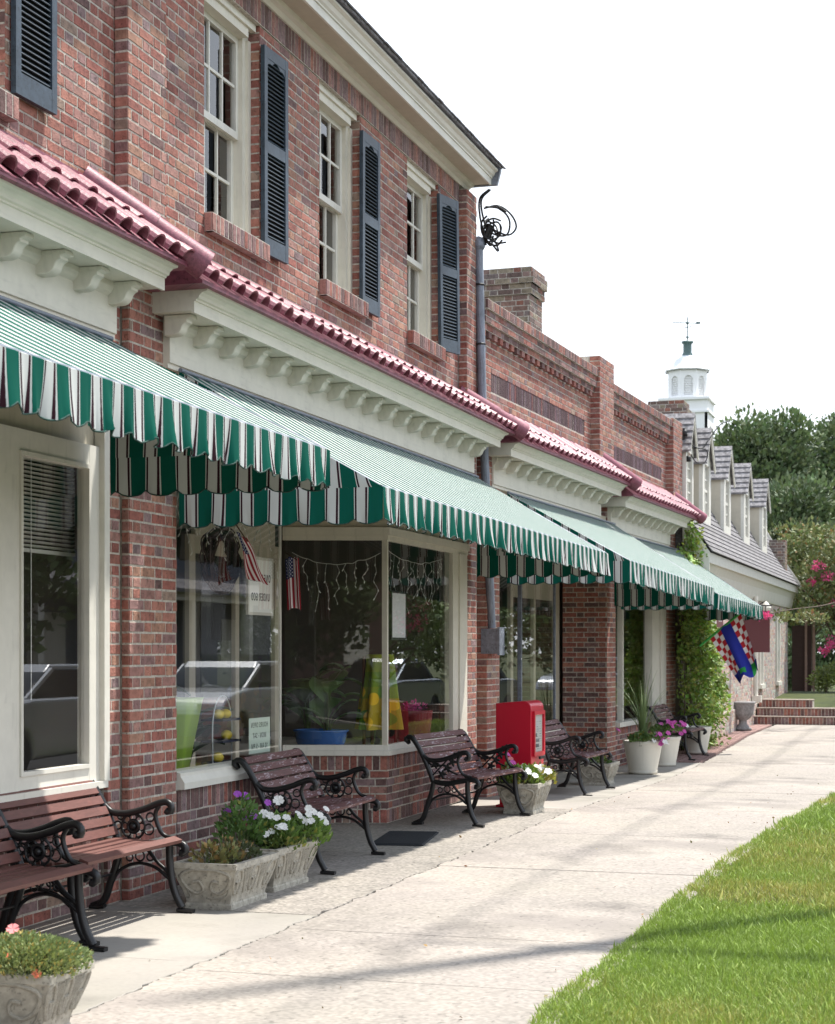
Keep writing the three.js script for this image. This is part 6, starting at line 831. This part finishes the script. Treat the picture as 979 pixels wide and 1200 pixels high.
// ---------- across the street: what the shop windows mirror ----------
{
  const P = thing('utility_pole', 'tall wooden utility pole on the verge, outside the picture, throwing the long shadow', 'utility pole', [5.02, -0.05, 11.75]); mesh('pole', new THREE.CylinderGeometry(0.08, 0.13, 13, 12).translate(0, 6.5, 0), M.bark, P); mesh('crossarm', box(-0.2, 1.7, 7.5, 7.62, -0.06, 0.06), M.bark, P); mesh('cable_arm', rod(V(-0.84, 7.64, 0), V(0, 7.55, 0), 0.018), M.black, P);
  const wv = thing('overhead_cable', 'overhead cable along the street, outside the picture', 'cable', [4.22, 7.66, 11.75]); mesh('cable', tube([V(0, 0, -40), V(0, -0.25, -20), V(0, 0, 0), V(0, -0.25, 18), V(0, 0, 36)], 0.017, 60, 5), M.black, wv);
  function car(label, s, col, turn = 0) {
    const g = thing('parked_car', label, 'car', [7.35, -0.085, s], turn, 'cars parked along the kerb'), paint = new THREE.MeshPhysicalMaterial({ color: lin(...col), roughness: 0.25, metalness: 0.3, clearcoat: 1, clearcoatRoughness: 0.05 }), dg = std([0.02, 0.025, 0.03], { roughness: 0.05 });
    const bs = new THREE.Shape(); bs.moveTo(-2.2, 0.32); bs.lineTo(-2.25, 0.62); bs.quadraticCurveTo(-2.2, 0.86, -1.7, 0.92); bs.lineTo(-1.0, 0.98); bs.lineTo(1.5, 0.98); bs.quadraticCurveTo(2.15, 0.97, 2.2, 0.85); bs.lineTo(2.25, 0.45); bs.lineTo(2.1, 0.30); bs.lineTo(1.78, 0.30); bs.absarc(1.38, 0.32, 0.38, 0, Math.PI, false); bs.lineTo(-1.0, 0.28); bs.absarc(-1.38, 0.32, 0.38, 0, Math.PI, false); bs.closePath();
    const ex = (sh, w, bv, m, n) => { const q = new THREE.ExtrudeGeometry(sh, { depth: w, bevelEnabled: true, bevelSize: bv, bevelThickness: bv, bevelSegments: 3, curveSegments: 8 }); q.translate(0, 0, -w / 2); q.rotateY(Math.PI / 2); return mesh(n, q, m, g); };
    ex(bs, 1.66, 0.06, paint, 'body');
    const gs = new THREE.Shape(); gs.moveTo(-1.05, 0.99); gs.quadraticCurveTo(-0.5, 1.36, -0.25, 1.40); gs.lineTo(0.75, 1.40); gs.quadraticCurveTo(1.2, 1.36, 1.7, 0.99); gs.closePath(); ex(gs, 1.38, 0.03, dg, 'side_windows');
    const rs = new THREE.Shape(); rs.moveTo(-0.35, 1.40); rs.lineTo(0.85, 1.40); rs.lineTo(0.8, 1.45); rs.lineTo(-0.25, 1.45); rs.closePath(); ex(rs, 1.3, 0.04, paint, 'roof'); for (const zz of [-0.74, 0.74]) mesh('pillar', [bar(new THREE.Vector3(zz, 1.02, -0.02 + 1.05), new THREE.Vector3(zz * 0.98, 1.42, 0.3), 0.05, 0.06), bar(new THREE.Vector3(zz, 1.02, -0.4), new THREE.Vector3(zz, 1.42, -0.4), 0.05, 0.08), bar(new THREE.Vector3(zz, 1.02, -1.65), new THREE.Vector3(zz * 0.98, 1.42, -0.85), 0.05, 0.08)], paint, g);
    for (const zz of [-0.78, 0.78]) for (const ss of [-1.38, 1.38]) { const w = new THREE.Group(); w.name = 'wheel'; w.position.set(zz, 0.32, -ss); g.add(w); mesh('tyre', new THREE.TorusGeometry(0.25, 0.085, 10, 24).rotateY(Math.PI / 2), M.rubber, w); const sp = [new THREE.CylinderGeometry(0.06, 0.06, 0.14, 12).rotateZ(Math.PI / 2)]; for (let k = 0; k < 7; k++) sp.push(box(-0.05, 0.05, 0.04, 0.22, -0.03, 0.03).rotateX(k * Math.PI * 2 / 7)); mesh('rim', sp, std([0.5, 0.5, 0.52], { metalness: 0.8, roughness: 0.3 }), w); }
    for (const zz of [-0.62, 0.62]) { mesh('headlight', box(zz - 0.16, zz + 0.16, 0.68, 0.80, -2.33, -2.27), std([0.7, 0.7, 0.7], { roughness: 0.1 }), g); mesh('tail_light', box(zz - 0.16, zz + 0.16, 0.7, 0.85, 2.27, 2.33), std([0.4, 0.01, 0.01], { roughness: 0.2 }), g); }
    return g;
  }
  car('silver car at the kerb, mirrored in the leftmost shop window', 21.6, [0.55, 0.57, 0.6]); car('pale silver car at the kerb, mirrored beside the wire stand', 28.6, [0.6, 0.62, 0.64]); car('dark blue car at the kerb, mirrored in the bay window', 37.0, [0.05, 0.08, 0.12]); car('grey car at the kerb farthest up the street', 48, [0.25, 0.27, 0.3]);
  car('black car parked down the street behind the photographer', -9, [0.03, 0.035, 0.045]);
  const bk = thing('brick_terrace', 'dark brick terrace across the end of the street behind the photographer', 'building', [10, -0.05, -46]); mesh('wall', box(-22, 14, 0, 8, -0.3, 0), std([0.16, 0.09, 0.075], { map: grainMap }), bk); for (let k = 0; k < 10; k++) for (const y of [1.0, 4.4]) mesh('window', box(-20 + k * 3.3, -18.8 + k * 3.3, y, y + 1.8, 0.002, 0.05), M.white, bk);
  const h = thing('clapboard_house', 'grey-blue clapboard house with white porch columns across the street', 'house', [16.5, -0.05, 44]); const sid = std([0.20, 0.235, 0.29], { map: grainMap }); for (let k = 0; k < 26; k++) { const b = box(-0.03, 0.03, 0, 0.19, -13, 9); b.rotateZ(-0.06); const m = mesh('clapboard', b, sid, h); m.position.set(0, 0.3 + k * 0.18, 0); } mesh('wall', box(0.04, 6, 0, 5.0, -13, 9), sid, h); for (const s of [-12.5, -8.5, -4.5, -0.5, 3.5, 8.5]) mesh('porch_column', box(-1.6, -1.32, 0, 3.0, s, s + 0.28), M.white, h); mesh('porch_beam', box(-1.65, -1.27, 3.0, 3.3, -13, 9), M.white, h); mesh('porch_roof', along([[-1.9, 3.3], [-0.05, 3.9], [-0.05, 3.8], [-1.9, 3.2]], -13.2, 9.2), M.shingle, h); mesh('roof', along([[-0.5, 4.9], [3, 7.8], [6.5, 4.9]], -13.4, 9.4), M.shingle, h); for (const s of [-10, -5.5, -1, 5]) mesh('window', box(-0.06, -0.035, 1.0, 2.6, s, s + 1.1), M.white, h);
  const cm2 = (q, k) => { const j = k * (0.7 + q() * 0.6); return [j, j, j * 0.9]; }, g1 = leafMat([0.10, 0.16, 0.05], 0.25);
  for (const [x, s, y, rr, sd, lab] of [[14.5, 31, 3.6, 2.3, 81, 'broad street tree opposite the nearest shop, outside the picture'], [10.0, 62, 4.2, 3.0, 82, 'broad street tree far up the opposite side, outside the picture'], [14.8, 57, 3.8, 2.4, 83, 'street tree beside the clapboard house, outside the picture'], [6.9, 72, 3.4, 2.6, 85, 'street tree at the end of the row of cars, outside the picture'], [9.5, 88, 4.4, 4.2, 87, 'large tree closing the far end of the road, outside the picture'], [15.5, 84, 4.4, 4.2, 88, 'large tree behind the clapboard house, outside the picture'], [12.6, 66, 3.0, 2.9, 91, 'street tree past the clapboard house on the road side, outside the picture'], [11.2, 79, 3.2, 3.2, 92, 'street tree near the bend of the road, outside the picture'], [14.6, 74, 3.2, 3.2, 93, 'street tree set back from the bend of the road, outside the picture'], [19.5, 68, 3.4, 3.6, 94, 'garden tree far behind the clapboard house, outside the picture'], [7.5, -20, 3.4, 2.6, 89, 'street tree behind the photographer near the road'], [3.6, -25, 3.6, 2.8, 90, 'street tree behind the photographer near the sidewalk']]) tree('street_tree', lab, [x, -0.05, s], { seed: sd, crown: V(0, y, 0), rad: new THREE.Vector3(rr, rr * 0.9, rr), trunk: 0.16, n: Math.round(70 * rr / 2), per: 80, clump: 0.3 * rr, leaf: 0.24, colour: cm2 }, g1, 'street trees across the road');
  tree('crepe_myrtle', 'pink crepe myrtle by the kerb, outside the picture, mirrored in the bay window', [6.1, -0.05, 33.5], { seed: 86, crown: V(0, 2.7, 0), rad: new THREE.Vector3(1.1, 1.6, 2.6), trunk: 0.07, n: 170, per: 60, clump: 0.3, leaf: 0.1, colour: cm2, flowerMat: petalMat([0.6, 0.07, 0.18]), flowers: [[-0.6, 2.6, 0.2, 0.3], [-0.5, 3.1, 0.8, 0.3], [-0.7, 2.2, -0.5, 0.3], [-0.4, 2.9, -0.9, 0.3], [-0.3, 3.4, 0, 0.3], [0.3, 2.4, 1.1, 0.3]] }, g1);
}

renderer.render(scene, camera);
